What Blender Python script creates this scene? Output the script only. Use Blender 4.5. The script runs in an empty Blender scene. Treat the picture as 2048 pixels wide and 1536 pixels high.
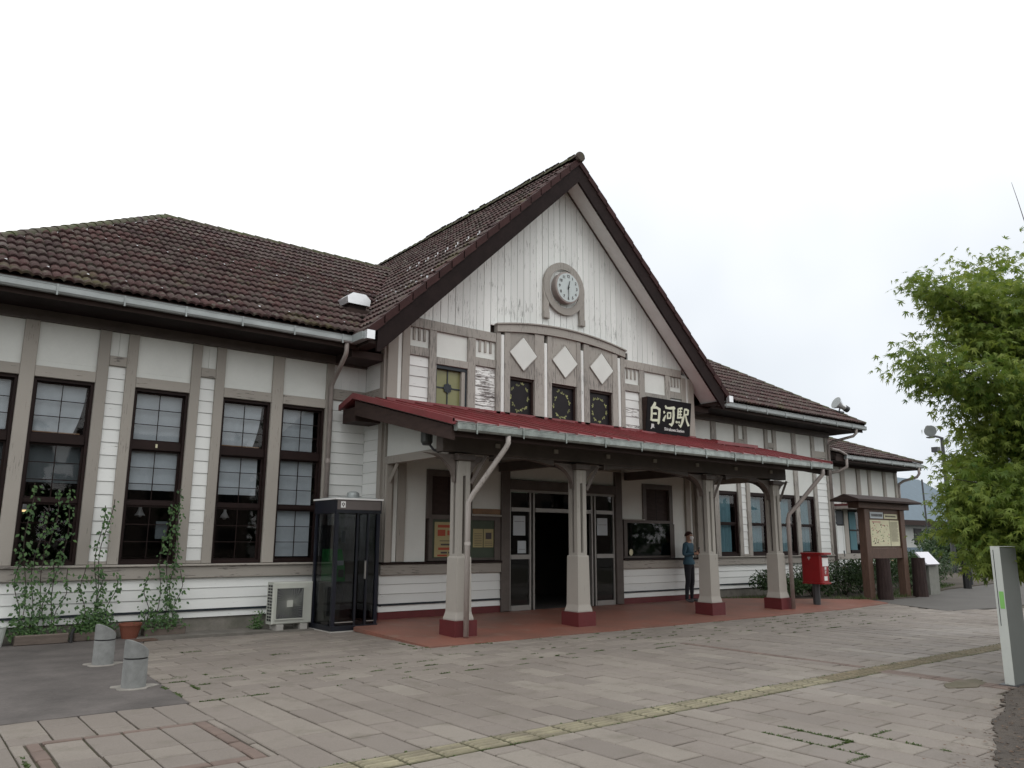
import bpy, bmesh, math, random
from mathutils import Vector, Matrix
random.seed(7)
R = math.radians
scene = bpy.context.scene
COL = scene.collection

# ------------------------------------------------------------------ camera
YAW, PITCH, ROLL = R(37.98), R(11.22), R(0.256)
cam_d = bpy.data.cameras.new('camera'); cam = bpy.data.objects.new('camera', cam_d); COL.objects.link(cam)
fw = Vector((math.sin(YAW)*math.cos(PITCH), math.cos(YAW)*math.cos(PITCH), math.sin(PITCH)))
rt = Vector((math.cos(YAW), -math.sin(YAW), 0)); up = rt.cross(fw)
r2 = rt*math.cos(ROLL)+up*math.sin(ROLL); u2 = -rt*math.sin(ROLL)+up*math.cos(ROLL)
m3 = Matrix((r2, u2, -fw)).transposed()
cam.matrix_world = Matrix.Translation((0, 0, 1.5)) @ m3.to_4x4()
cam_d.sensor_width = 36; cam_d.lens = 1576/2048*36
cam_d.clip_start = 0.1; cam_d.clip_end = 2000
scene.camera = cam
CAM = Vector((0, 0, 1.5))

def proj(p):
    d = Vector(p)-CAM; z = d.dot(fw)
    if z < 0.2: return None
    return (1024+1576*d.dot(r2)/z, 768-1576*d.dot(u2)/z, z)

# ------------------------------------------------------------------ world (overcast) and sun
world = bpy.data.worlds.new('World'); scene.world = world; world.use_nodes = True
nt = world.node_tree; N = nt.nodes; L = nt.links; N.clear()
SUN_EL, SUN_AZ = R(52), R(205)
sky = N.new('ShaderNodeTexSky'); sky.sky_type = 'NISHITA'; sky.sun_disc = False
sky.sun_elevation = SUN_EL; sky.sun_rotation = SUN_AZ; sky.dust_density = 3
tc = N.new('ShaderNodeTexCoord')
dot = N.new('ShaderNodeVectorMath'); dot.operation = 'DOT_PRODUCT'; L.new(tc.outputs['Generated'], dot.inputs[0])
dd = Vector((0.90, 0.42, -0.10)).normalized(); dot.inputs[1].default_value = dd
noi = N.new('ShaderNodeTexNoise'); noi.inputs['Scale'].default_value = 1.6; noi.inputs['Detail'].default_value = 4
noi.inputs['Roughness'].default_value = 0.5
L.new(tc.outputs['Generated'], noi.inputs['Vector'])
ma = N.new('ShaderNodeMath'); ma.operation = 'MULTIPLY_ADD'; ma.inputs[1].default_value = 0.55; ma.inputs[2].default_value = -0.27
L.new(noi.outputs['Fac'], ma.inputs[0])
ad = N.new('ShaderNodeMath'); ad.operation = 'ADD'; L.new(dot.outputs['Value'], ad.inputs[0]); L.new(ma.outputs[0], ad.inputs[1])
ramp = N.new('ShaderNodeValToRGB'); L.new(ad.outputs[0], ramp.inputs[0])
cr = ramp.color_ramp; cr.elements[0].position = 0.66; cr.elements[0].color = (1, 1, 1, 1)
cr.elements[1].position = 1.0; cr.elements[1].color = (0.545, 0.59, 0.64, 1)
mu = N.new('ShaderNodeVectorMath'); mu.operation = 'SCALE'; mu.inputs['Scale'].default_value = 17.0
L.new(ramp.outputs['Color'], mu.inputs[0])
mix = N.new('ShaderNodeMix'); mix.data_type = 'RGBA'; mix.inputs[0].default_value = 0.96
L.new(sky.outputs['Color'], mix.inputs[6]); L.new(mu.outputs[0], mix.inputs[7])
bg = N.new('ShaderNodeBackground'); bg.inputs['Strength'].default_value = 0.1
L.new(mix.outputs[2], bg.inputs['Color'])
wo = N.new('ShaderNodeOutputWorld'); L.new(bg.outputs[0], wo.inputs[0])
sd = bpy.data.lights.new('sun', 'SUN'); sd.energy = 0.5; sd.angle = R(25); sd.color = (1, 0.985, 0.96)
sun = bpy.data.objects.new('sun', sd); COL.objects.link(sun)
sdir = Vector((math.sin(SUN_AZ)*math.cos(SUN_EL), math.cos(SUN_AZ)*math.cos(SUN_EL), math.sin(SUN_EL)))
sun.rotation_euler = sdir.to_track_quat('Z', 'Y').to_euler()
sun.location = (-10, -15, 30)
scene.view_settings.view_transform = 'Standard'; scene.view_settings.look = 'None'
scene.view_settings.exposure = -0.28; scene.view_settings.gamma = 1.0
scene.render.engine = 'CYCLES'
scene.cycles.max_bounces = 8; scene.cycles.transparent_max_bounces = 16
scene.cycles.caustics_refractive = False; scene.cycles.caustics_reflective = False

# ------------------------------------------------------------------ materials
def new_mat(name):
    m = bpy.data.materials.new(name); m.use_nodes = True
    n = m.node_tree.nodes; l = m.node_tree.links
    return m, n, l, n['Principled BSDF']
def mix_rgb(n, l, fac, a, b):
    x = n.new('ShaderNodeMix'); x.data_type = 'RGBA'
    for s, v in ((0, fac), (6, a), (7, b)):
        if hasattr(v, 'links'): l.new(v, x.inputs[s])
        else: x.inputs[s].default_value = v if s == 0 else (*v, 1)
    return x.outputs[2]
def noise(n, l, scale, detail=4, vec=None, stretch=None, rough=0.6):
    g = n.new('ShaderNodeNewGeometry'); src = g.outputs['Position']
    if stretch:
        mp = n.new('ShaderNodeMapping'); mp.inputs['Scale'].default_value = stretch
        l.new(src, mp.inputs[0]); src = mp.outputs[0]
    t = n.new('ShaderNodeTexNoise'); t.inputs['Scale'].default_value = scale; t.inputs['Detail'].default_value = detail
    t.inputs['Roughness'].default_value = rough
    l.new(src, t.inputs['Vector']); return t.outputs['Fac']
def ramp_of(n, l, src, p0, p1, c0=0.0, c1=1.0):
    r = n.new('ShaderNodeMapRange'); r.inputs[1].default_value = p0; r.inputs[2].default_value = p1
    r.inputs[3].default_value = c0; r.inputs[4].default_value = c1
    l.new(src, r.inputs[0]); return r.outputs[0]
def var_attr(n):
    a = n.new('ShaderNodeAttribute'); a.attribute_name = 'var'; return a.outputs['Fac']
def bump(n, l, b, src, strength=0.3, dist=0.01):
    u = n.new('ShaderNodeBump'); u.inputs['Strength'].default_value = strength; u.inputs['Distance'].default_value = dist
    l.new(src, u.inputs['Height']); l.new(u.outputs[0], b.inputs['Normal'])
def hsv(n, l, col, src, lo, hi):
    h = n.new('ShaderNodeHueSaturation'); l.new(col, h.inputs['Color'])
    l.new(ramp_of(n, l, src, 0, 1, lo, hi), h.inputs['Value']); return h.outputs[0]

def mat_plain(name, col, rough=0.6, var=0.15, scale=3.0, bmp=0.15, col2=None, metallic=0.0, grime=0.0, spec=0.5, stretch=None):
    m, n, l, b = new_mat(name)
    c2 = col2 or tuple(c*(1-2*var) for c in col)
    f = ramp_of(n, l, noise(n, l, scale, 6, stretch=stretch), 0.35, 0.72)
    c = mix_rgb(n, l, f, col, c2)
    fine = noise(n, l, scale*14, 5, stretch=stretch)
    c = hsv(n, l, c, fine, 1-var, 1+var)
    c = hsv(n, l, c, var_attr(n), 1-var*0.6, 1+var*0.6)
    l.new(c, b.inputs['Base Color']); b.inputs['Roughness'].default_value = rough; b.inputs['Metallic'].default_value = metallic
    b.inputs['Specular IOR Level'].default_value = spec
    if bmp: bump(n, l, b, fine, bmp, 0.006)
    return m

def mat_paint(name, col, under, peel, horiz=True, var=0.06, dirt=0.2, rough=0.65):
    """weathered paint on timber; peel = how much bare grey wood shows, in streaks along the grain"""
    m, n, l, b = new_mat(name)
    st = (0.9, 1.0, 9.0) if horiz else (14.0, 14.0, 0.8)
    g = noise(n, l, 5.0, 8, stretch=st, rough=0.68)
    patch = noise(n, l, 1.3, 3)
    s = n.new('ShaderNodeMath'); s.operation = 'MULTIPLY_ADD'; s.inputs[1].default_value = 0.35
    l.new(patch, s.inputs[0]); l.new(g, s.inputs[2])
    f = ramp_of(n, l, s.outputs[0], 0.93-peel, 0.97-peel)
    base = mix_rgb(n, l, ramp_of(n, l, noise(n, l, 0.9, 5), 0.4, 0.75, 0, dirt), col, tuple(c*0.72 for c in col))
    base = hsv(n, l, base, noise(n, l, 60, 3, stretch=st), 1-var, 1+var)
    base = hsv(n, l, base, var_attr(n), 1-var*1.2, 1+var*1.2)
    c = mix_rgb(n, l, f, base, under)
    l.new(c, b.inputs['Base Color']); b.inputs['Roughness'].default_value = rough; b.inputs['Specular IOR Level'].default_value = 0.3
    bump(n, l, b, g, 0.25, 0.006)
    return m

WOODGREY = (0.17, 0.155, 0.15)
M = {}
M['white_board'] = mat_paint('white_board_paint', (0.73, 0.75, 0.735), WOODGREY, 0.085)
M['white_peel'] = mat_paint('white_peeling_paint', (0.75, 0.765, 0.75), WOODGREY, 0.235)
M['white_gable'] = mat_paint('white_gable_paint', (0.75, 0.77, 0.75), (0.20, 0.21, 0.20), 0.135, horiz=False)
M['plaster'] = mat_plain('white_plaster', (0.70, 0.72, 0.69), 0.85, 0.04, 2.0, 0.1)
M['taupe'] = mat_paint('taupe_timber_paint', (0.345, 0.322, 0.288), (0.15, 0.135, 0.125), 0.12, horiz=False, var=0.09, dirt=0.35)
M['taupe_worn'] = mat_paint('worn_taupe_timber', (0.345, 0.325, 0.295), (0.16, 0.15, 0.142), 0.20, horiz=False, var=0.12, dirt=0.5)
M['taupe_h'] = mat_paint('taupe_rail_paint', (0.345, 0.322, 0.288), (0.13, 0.118, 0.11), 0.16, horiz=True, var=0.09, dirt=0.4)
M['taupe_pale'] = mat_paint('pale_taupe_pillar_paint', (0.385, 0.365, 0.33), (0.2, 0.185, 0.165), 0.10, horiz=False, var=0.06, dirt=0.3)
M['soffit'] = mat_plain('pale_taupe_soffit', (0.80, 0.84, 0.82), 0.7, 0.05, 3, 0.1, spec=0.3)
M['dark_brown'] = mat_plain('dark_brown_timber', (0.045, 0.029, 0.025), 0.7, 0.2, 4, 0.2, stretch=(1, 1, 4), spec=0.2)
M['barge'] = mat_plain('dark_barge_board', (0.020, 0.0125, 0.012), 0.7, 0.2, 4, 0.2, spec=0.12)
M['beam'] = mat_plain('brown_porch_timber', (0.098, 0.080, 0.070), 0.6, 0.15, 4, 0.2)
M['haunch'] = mat_plain('taupe_brown_haunch', (0.17, 0.145, 0.130), 0.6, 0.15, 4, 0.2)
M['sash'] = mat_plain('dark_red_sash_paint', (0.019, 0.010, 0.009), 0.6, 0.15, 6, 0.1, spec=0.2)
M['sash_ochre'] = mat_plain('ochre_wood_rail', (0.23, 0.12, 0.05), 0.5, 0.15, 6, 0.1)
M['grey_concrete'] = mat_plain('grey_concrete', (0.20, 0.185, 0.165), 0.9, 0.2, 2.5, 0.5, col2=(0.075, 0.08, 0.06))
M['mortar'] = mat_plain('pale_mortar', (0.42, 0.41, 0.38), 0.9, 0.12, 8, 0.4)
M['apron'] = mat_plain('worn_apron_concrete', (0.165, 0.152, 0.135), 0.9, 0.2, 3, 0.5, col2=(0.10, 0.095, 0.08))
M['collar'] = mat_plain('worn_mortar', (0.27, 0.255, 0.23), 0.9, 0.2, 8, 0.4)
M['bollard'] = mat_plain('grey_granite', (0.24, 0.25, 0.245), 0.8, 0.16, 9, 0.5)
M['black'] = mat_plain('black_rubber', (0.012, 0.012, 0.013), 0.6, 0.1, 5, 0.0)
M['asphalt'] = mat_plain('asphalt_surface', (0.125, 0.112, 0.105), 0.92, 0.24, 1.6, 0.9)
M['asphalt_dark'] = mat_plain('dark_asphalt', (0.105, 0.10, 0.092), 0.9, 0.12, 1.0, 0.6)
M['red_plinth'] = mat_plain('dark_red_plinth_paint', (0.115, 0.016, 0.018), 0.6, 0.12, 4, 0.2)
M['galv'] = mat_plain('galvanised_gutter', (0.33, 0.36, 0.36), 0.5, 0.12, 2.0, 0.2, metallic=0.35, stretch=(1.5, 1, 3))
M['galv_porch'] = mat_plain('dented_zinc_gutter', (0.38, 0.42, 0.40), 0.30, 0.25, 5.0, 0.9, metallic=0.75)
M['pipe'] = mat_plain('taupe_pipe_paint', (0.33, 0.29, 0.27), 0.55, 0.12, 6, 0.1)
M['pipe_worn'] = mat_paint('flaking_pipe_paint', (0.42, 0.39, 0.365), (0.07, 0.055, 0.05), 0.14, horiz=False, dirt=0.4)
M['silver'] = mat_plain('silver_metal', (0.72, 0.74, 0.76), 0.3, 0.05, 6, 0.0, metallic=0.7)
M['alu'] = mat_plain('aluminium_frame', (0.30, 0.29, 0.275), 0.4, 0.06, 6, 0.0, metallic=0.4)
M['cream'] = mat_plain('aircon_cream_casing', (0.45, 0.465, 0.42), 0.5, 0.05, 5, 0.0)
M['clock_grey'] = mat_plain('pale_grey_clock_dial', (0.50, 0.56, 0.56), 0.5, 0.03, 4, 0.0)
M['navy'] = mat_plain('booth_navy_paint', (0.008, 0.010, 0.019), 0.35, 0.1, 5, 0.0)
M['booth_black'] = mat_plain('booth_black_paint', (0.010, 0.012, 0.018), 0.35, 0.1, 5, 0.0)
M['booth_head'] = mat_plain('booth_grey_header', (0.12, 0.105, 0.10), 0.5, 0.06, 5, 0.0)
M['white'] = mat_plain('clean_white', (0.75, 0.76, 0.75), 0.5, 0.03, 4, 0.0)
M['green_phone'] = mat_plain('green_telephone_plastic', (0.035, 0.27, 0.07), 0.4, 0.05, 4, 0.0)
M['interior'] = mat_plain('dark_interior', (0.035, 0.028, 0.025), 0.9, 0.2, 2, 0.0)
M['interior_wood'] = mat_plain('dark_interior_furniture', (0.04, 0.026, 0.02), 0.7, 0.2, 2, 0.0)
M['mail_red'] = mat_plain('post_box_red', (0.26, 0.012, 0.014), 0.35, 0.08, 4, 0.0)
M['pot'] = mat_plain('terracotta', (0.17, 0.055, 0.032), 0.8, 0.15, 6, 0.2)
M['log'] = mat_plain('weathered_planter_wood', (0.15, 0.12, 0.10), 0.85, 0.2, 6, 0.5, stretch=(0.5, 4, 4))
M['sign_wood'] = mat_plain('dark_stained_sign_wood', (0.105, 0.060, 0.042), 0.65, 0.18, 5, 0.3, stretch=(5, 5, 1))
M['log_dark'] = mat_plain('dark_log', (0.050, 0.034, 0.032), 0.85, 0.25, 8, 0.6, stretch=(3, 3, 0.5), spec=0.2)
M['bark'] = mat_plain('bark', (0.060, 0.046, 0.038), 0.9, 0.25, 8, 0.9, stretch=(3, 3, 0.6))
M['soil'] = mat_plain('dark_soil', (0.085, 0.07, 0.052), 0.95, 0.25, 5, 0.8)
M['stain'] = mat_plain('mossy_dirt_patch', (0.135, 0.115, 0.085), 0.9, 0.25, 6, 0.6, col2=(0.09, 0.085, 0.05))
M['soil_shade'] = mat_plain('wet_soil_and_tree_shade', (0.060, 0.050, 0.042), 0.9, 0.3, 4, 0.9, col2=(0.095, 0.078, 0.062))  # dark tone mixes wet soil with the shade under the maple
M['ground'] = mat_plain('far_ground', (0.14, 0.135, 0.12), 0.95, 0.15, 0.5, 0.4)
M['sign_black'] = mat_plain('black_sign_face', (0.008, 0.007, 0.009), 0.6, 0.05, 4, 0.0, spec=0.15)
M['cream_paint'] = mat_plain('cream_lettering', (0.68, 0.72, 0.56), 0.5, 0.03, 4, 0.0)
M['blue_roof'] = mat_plain('blue_metal_roof', (0.105, 0.155, 0.195), 0.6, 0.08, 3, 0.1)
M['pale_wall'] = mat_plain('pale_render_wall', (0.50, 0.52, 0.50), 0.85, 0.06, 2, 0.1)
M['dark_metal'] = mat_plain('dark_grey_metal', (0.045, 0.048, 0.052), 0.45, 0.1, 5, 0.0)
M['green_metal'] = mat_plain('dark_green_lamp_metal', (0.055, 0.062, 0.058), 0.45, 0.15, 5, 0.0)
M['lamp_side'] = mat_plain('lamp_post_grey', (0.135, 0.148, 0.138), 0.5, 0.05, 3, 0.05)
M['lamp_front'] = mat_plain('lamp_post_pale', (0.50, 0.53, 0.50), 0.5, 0.04, 3, 0.05)
M['green_label'] = mat_plain('green_label', (0.20, 0.48, 0.12), 0.5, 0.04, 4, 0.0)
M['skin'] = mat_plain('skin', (0.46, 0.27, 0.19), 0.55, 0.05, 10, 0.0)
M['sweater'] = mat_plain('blue_sweater_knit', (0.055, 0.125, 0.175), 0.9, 0.12, 12, 0.3)
M['trousers'] = mat_plain('dark_trousers', (0.014, 0.015, 0.022), 0.85, 0.12, 8, 0.1)
M['hair'] = mat_plain('brown_hair', (0.055, 0.016, 0.012), 0.5, 0.2, 30, 0.2)
M['mask'] = mat_plain('white_mask', (0.75, 0.76, 0.76), 0.8, 0.03, 20, 0.0)
M['shoe'] = mat_plain('grey_shoe', (0.12, 0.12, 0.125), 0.6, 0.1, 10, 0.0)
M['paper'] = mat_plain('paper', (0.50, 0.55, 0.58), 0.8, 0.04, 5, 0.0)
M['paper_yellow'] = mat_plain('yellow_paper', (0.36, 0.31, 0.16), 0.8, 0.06, 5, 0.0)
M['paper_cream'] = mat_plain('cream_paper', (0.62, 0.60, 0.42), 0.8, 0.05, 5, 0.0)
M['print_red'] = mat_plain('red_print', (0.36, 0.07, 0.04), 0.8, 0.04, 5, 0.0)
M['print_dark'] = mat_plain('dark_print', (0.07, 0.06, 0.06), 0.8, 0.04, 5, 0.0)
M['print_green'] = mat_plain('green_print', (0.16, 0.26, 0.12), 0.8, 0.04, 5, 0.0)
M['print_pink'] = mat_plain('pink_print', (0.5, 0.28, 0.24), 0.8, 0.04, 5, 0.0)
M['board_green'] = mat_plain('green_notice_board', (0.055, 0.075, 0.05), 0.7, 0.1, 5, 0.0)
M['yellow_glass'] = mat_plain('olive_yellow_pane', (0.215, 0.22, 0.095), 0.35, 0.08, 4, 0.1)
M['leading'] = mat_plain('dark_leading', (0.012, 0.02, 0.03), 0.5, 0.1, 5, 0.0)
M['stain_dark'] = mat_plain('dark_stained_glass', (0.012, 0.009, 0.012), 0.4, 0.15, 5, 0.1, spec=0.2)
M['stain_leaf'] = mat_plain('yellow_green_stained_glass', (0.34, 0.36, 0.14), 0.5, 0.4, 9, 0.1)
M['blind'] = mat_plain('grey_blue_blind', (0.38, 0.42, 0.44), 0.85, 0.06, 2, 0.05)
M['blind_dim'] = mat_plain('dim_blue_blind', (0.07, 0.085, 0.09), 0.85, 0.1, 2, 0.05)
M['curtain_teal'] = mat_plain('teal_curtain', (0.085, 0.185, 0.215), 0.85, 0.12, 2, 0.05, stretch=(1, 1, 0.4))
M['plaque_face'] = mat_plain('white_plaque_face', (0.72, 0.72, 0.78), 0.35, 0.03, 4, 0.0)
M['plaque_stone'] = mat_plain('grey_stone_plinth', (0.23, 0.235, 0.21), 0.8, 0.1, 9, 0.2)
M['brown_paver'] = mat_plain('brown_paver', (0.165, 0.122, 0.102), 0.85, 0.12, 3, 0.4)

def emission(name, col, st):
    m, n, l, b = new_mat(name)
    b.inputs['Base Color'].default_value = (*col, 1); b.inputs['Emission Color'].default_value = (*col, 1)
    b.inputs['Emission Strength'].default_value = st; return m
M['bulb'] = emission('warm_bulb', (1.0, 0.72, 0.35), 1.6)
M['tube'] = emission('fluorescent_tube', (0.85, 1.0, 0.7), 0.9)

def mat_glass(name, tint=(1, 1, 1), refl=1.0):
    m, n, l, b = new_mat(name); n.remove(b)
    tr = n.new('ShaderNodeBsdfTransparent'); tr.inputs[0].default_value = (*tint, 1)
    gl = n.new('ShaderNodeBsdfGlossy'); gl.inputs['Roughness'].default_value = 0.02
    gl.inputs[0].default_value = (refl, refl, refl, 1)
    fr = n.new('ShaderNodeFresnel'); fr.inputs[0].default_value = 1.5
    t = n.new('ShaderNodeTexNoise'); t.inputs['Scale'].default_value = 1.1; t.inputs['Detail'].default_value = 1
    g = n.new('ShaderNodeNewGeometry'); l.new(g.outputs['Position'], t.inputs['Vector'])
    bu = n.new('ShaderNodeBump'); bu.inputs['Strength'].default_value = 0.08; bu.inputs['Distance'].default_value = 0.02
    l.new(t.outputs[0], bu.inputs['Height']); l.new(bu.outputs[0], gl.inputs['Normal'])
    mx = n.new('ShaderNodeMixShader'); 
    inv = n.new('ShaderNodeMath'); inv.operation = 'SUBTRACT'; inv.inputs[0].default_value = 1; l.new(g.outputs['Backfacing'], inv.inputs[1])
    ml = n.new('ShaderNodeMath'); ml.operation = 'MULTIPLY'; l.new(fr.outputs[0], ml.inputs[0]); l.new(inv.outputs[0], ml.inputs[1])
    l.new(ml.outputs[0], mx.inputs[0]); l.new(tr.outputs[0], mx.inputs[1]); l.new(gl.outputs[0], mx.inputs[2])
    l.new(mx.outputs[0], n['Material Output'].inputs[0]); return m
M['glass'] = mat_glass('window_glass', (0.95, 0.96, 0.97), 0.8)
M['glass_dark'] = mat_glass('smoked_glass', (0.42, 0.45, 0.46), 0.8)
M['booth_glass'] = mat_glass('booth_glass', (0.60, 0.61, 0.62), 0.8)

def mat_tile():
    m, n, l, b = new_mat('brown_clay_roof_tile')
    v = var_attr(n)
    c = n.new('ShaderNodeValToRGB'); e = c.color_ramp
    e.elements[0].position = 0; e.elements[0].color = (0.046, 0.026, 0.027, 1)
    e.elements[1].position = 1; e.elements[1].color = (0.078, 0.054, 0.050, 1)
    x = e.elements.new(0.35); x.color = (0.080, 0.040, 0.038, 1)
    x = e.elements.new(0.7); x.color = (0.062, 0.041, 0.039, 1)
    l.new(v, c.inputs[0])
    lich = ramp_of(n, l, noise(n, l, 7.0, 6), 0.52, 0.66)
    c2 = mix_rgb(n, l, lich, c.outputs[0], (0.115, 0.108, 0.088))
    g_ = n.new('ShaderNodeNewGeometry'); sx = n.new('ShaderNodeSeparateXYZ'); l.new(g_.outputs['Position'], sx.inputs[0])
    ad_ = n.new('ShaderNodeMath'); ad_.operation = 'ADD'; l.new(noise(n, l, 1.6, 6), ad_.inputs[0]); l.new(ramp_of(n, l, sx.outputs[1], 13.7, 12.9, 0, 0.075), ad_.inputs[1])
    moss = ramp_of(n, l, ad_.outputs[0], 0.62, 0.76)
    c3 = mix_rgb(n, l, moss, c2, (0.082, 0.074, 0.036))
    spk = ramp_of(n, l, noise(n, l, 34.0, 3), 0.62, 0.72)
    c4 = mix_rgb(n, l, spk, c3, (0.19, 0.185, 0.16))
    l.new(c4, b.inputs['Base Color']); b.inputs['Roughness'].default_value = 0.8; b.inputs['Specular IOR Level'].default_value = 0.25
    bump(n, l, b, noise(n, l, 45, 5), 0.35, 0.006)
    return m
M['tile'] = mat_tile()
M['ridge'] = mat_plain('mossy_ridge_tile', (0.062, 0.044, 0.040), 0.85, 0.2, 3, 0.5, col2=(0.075, 0.095, 0.035))
M['verge'] = mat_plain('dark_red_verge_tile', (0.048, 0.020, 0.019), 0.7, 0.2, 3, 0.2, spec=0.2)

def mat_paver():
    m, n, l, b = new_mat('pink_beige_paver')
    v = var_attr(n)
    c = n.new('ShaderNodeValToRGB'); e = c.color_ramp
    e.elements[0].position = 0; e.elements[0].color = (0.178, 0.156, 0.136, 1)
    e.elements[1].position = 1; e.elements[1].color = (0.235, 0.210, 0.180, 1)
    x = e.elements.new(0.5); x.color = (0.205, 0.179, 0.156, 1)
    l.new(v, c.inputs[0])
    c = mix_rgb(n, l, ramp_of(n, l, noise(n, l, 0.7, 6), 0.42, 0.78, 0, 0.6), c.outputs[0], (0.135, 0.115, 0.098))
    c = mix_rgb(n, l, ramp_of(n, l, noise(n, l, 3.3, 6), 0.54, 0.70, 0, 0.55), c, (0.125, 0.112, 0.085))
    c = hsv(n, l, c, noise(n, l, 90, 3), 0.72, 1.28)
    l.new(c, b.inputs['Base Color'])
    l.new(ramp_of(n, l, noise(n, l, 0.5, 3), 0.3, 0.7, 0.55, 0.85), b.inputs['Roughness'])
    bump(n, l, b, noise(n, l, 120, 4), 0.35, 0.004)
    return m
M['paver'] = mat_paver()
M['joint'] = mat_plain('mossy_joint', (0.080, 0.062, 0.049), 0.95, 0.25, 2.5, 0.5, col2=(0.050, 0.060, 0.022))
M['tactile'] = mat_plain('faded_yellow_tactile', (0.30, 0.275, 0.185), 0.8, 0.25, 2.2, 0.3, col2=(0.155, 0.135, 0.10))
M['tactile_far'] = mat_plain('worn_brown_tactile', (0.20, 0.165, 0.11), 0.85, 0.2, 2.0, 0.3, col2=(0.13, 0.115, 0.07))
M['tactile_moss'] = mat_plain('mossy_tactile', (0.13, 0.115, 0.075), 0.85, 0.2, 2.0, 0.4, col2=(0.10, 0.10, 0.05))

def mat_floor():
    m, n, l, b = new_mat('red_porch_floor')
    f = ramp_of(n, l, noise(n, l, 0.8, 6), 0.35, 0.7)
    c = mix_rgb(n, l, f, (0.245, 0.095, 0.066), (0.15, 0.082, 0.062))
    c = hsv(n, l, c, noise(n, l, 40, 4), 0.82, 1.18)
    c = mix_rgb(n, l, ramp_of(n, l, noise(n, l, 2.6, 6), 0.58, 0.75, 0, 0.7), c, (0.24, 0.19, 0.15))
    l.new(c, b.inputs['Base Color']); b.inputs['Roughness'].default_value = 0.55
    bump(n, l, b, noise(n, l, 60, 4), 0.3, 0.004); return m
M['red_floor'] = mat_floor()
def mat_redroof():
    m, n, l, b = new_mat('red_painted_sheet_metal')
    c = mix_rgb(n, l, ramp_of(n, l, noise(n, l, 2.0, 6, stretch=(1, 0.5, 1)), 0.4, 0.75), (0.205, 0.036, 0.042), (0.135, 0.036, 0.034))
    c = hsv(n, l, c, noise(n, l, 25, 4), 0.85, 1.15); c = hsv(n, l, c, var_attr(n), 0.9, 1.1)
    l.new(c, b.inputs['Base Color']); b.inputs['Roughness'].default_value = 0.42
    bump(n, l, b, noise(n, l, 5, 3), 0.25, 0.02); return m
M['red_roof'] = mat_redroof()
def mat_leaf(name, a, c, tr=0.25):
    m, n, l, b = new_mat(name)
    col = mix_rgb(n, l, var_attr(n), a, c)
    l.new(col, b.inputs['Base Color']); b.inputs['Roughness'].default_value = 0.55
    tl = n.new('ShaderNodeBsdfTranslucent'); l.new(col, tl.inputs[0])
    mx = n.new('ShaderNodeMixShader'); mx.inputs[0].default_value = tr
    l.new(b.outputs[0], mx.inputs[1]); l.new(tl.outputs[0], mx.inputs[2]); l.new(mx.outputs[0], n['Material Output'].inputs[0]); return m
M['maple'] = mat_leaf('maple_leaf', (0.065, 0.145, 0.022), (0.25, 0.31, 0.05), 0.5)
M['vine'] = mat_leaf('vine_leaf', (0.030, 0.080, 0.022), (0.085, 0.17, 0.045), 0.3)
M['shrub'] = mat_leaf('shrub_leaf', (0.022, 0.055, 0.016), (0.055, 0.10, 0.028), 0.2)
M['litter'] = mat_leaf('dry_leaf_litter', (0.05, 0.035, 0.025), (0.15, 0.09, 0.055), 0.1)
M['weed'] = mat_leaf('weed_leaf', (0.045, 0.085, 0.02), (0.09, 0.13, 0.035), 0.2)
M['flower'] = mat_plain('small_flower', (0.55, 0.42, 0.25), 0.7, 0.2, 20, 0.0)

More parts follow.
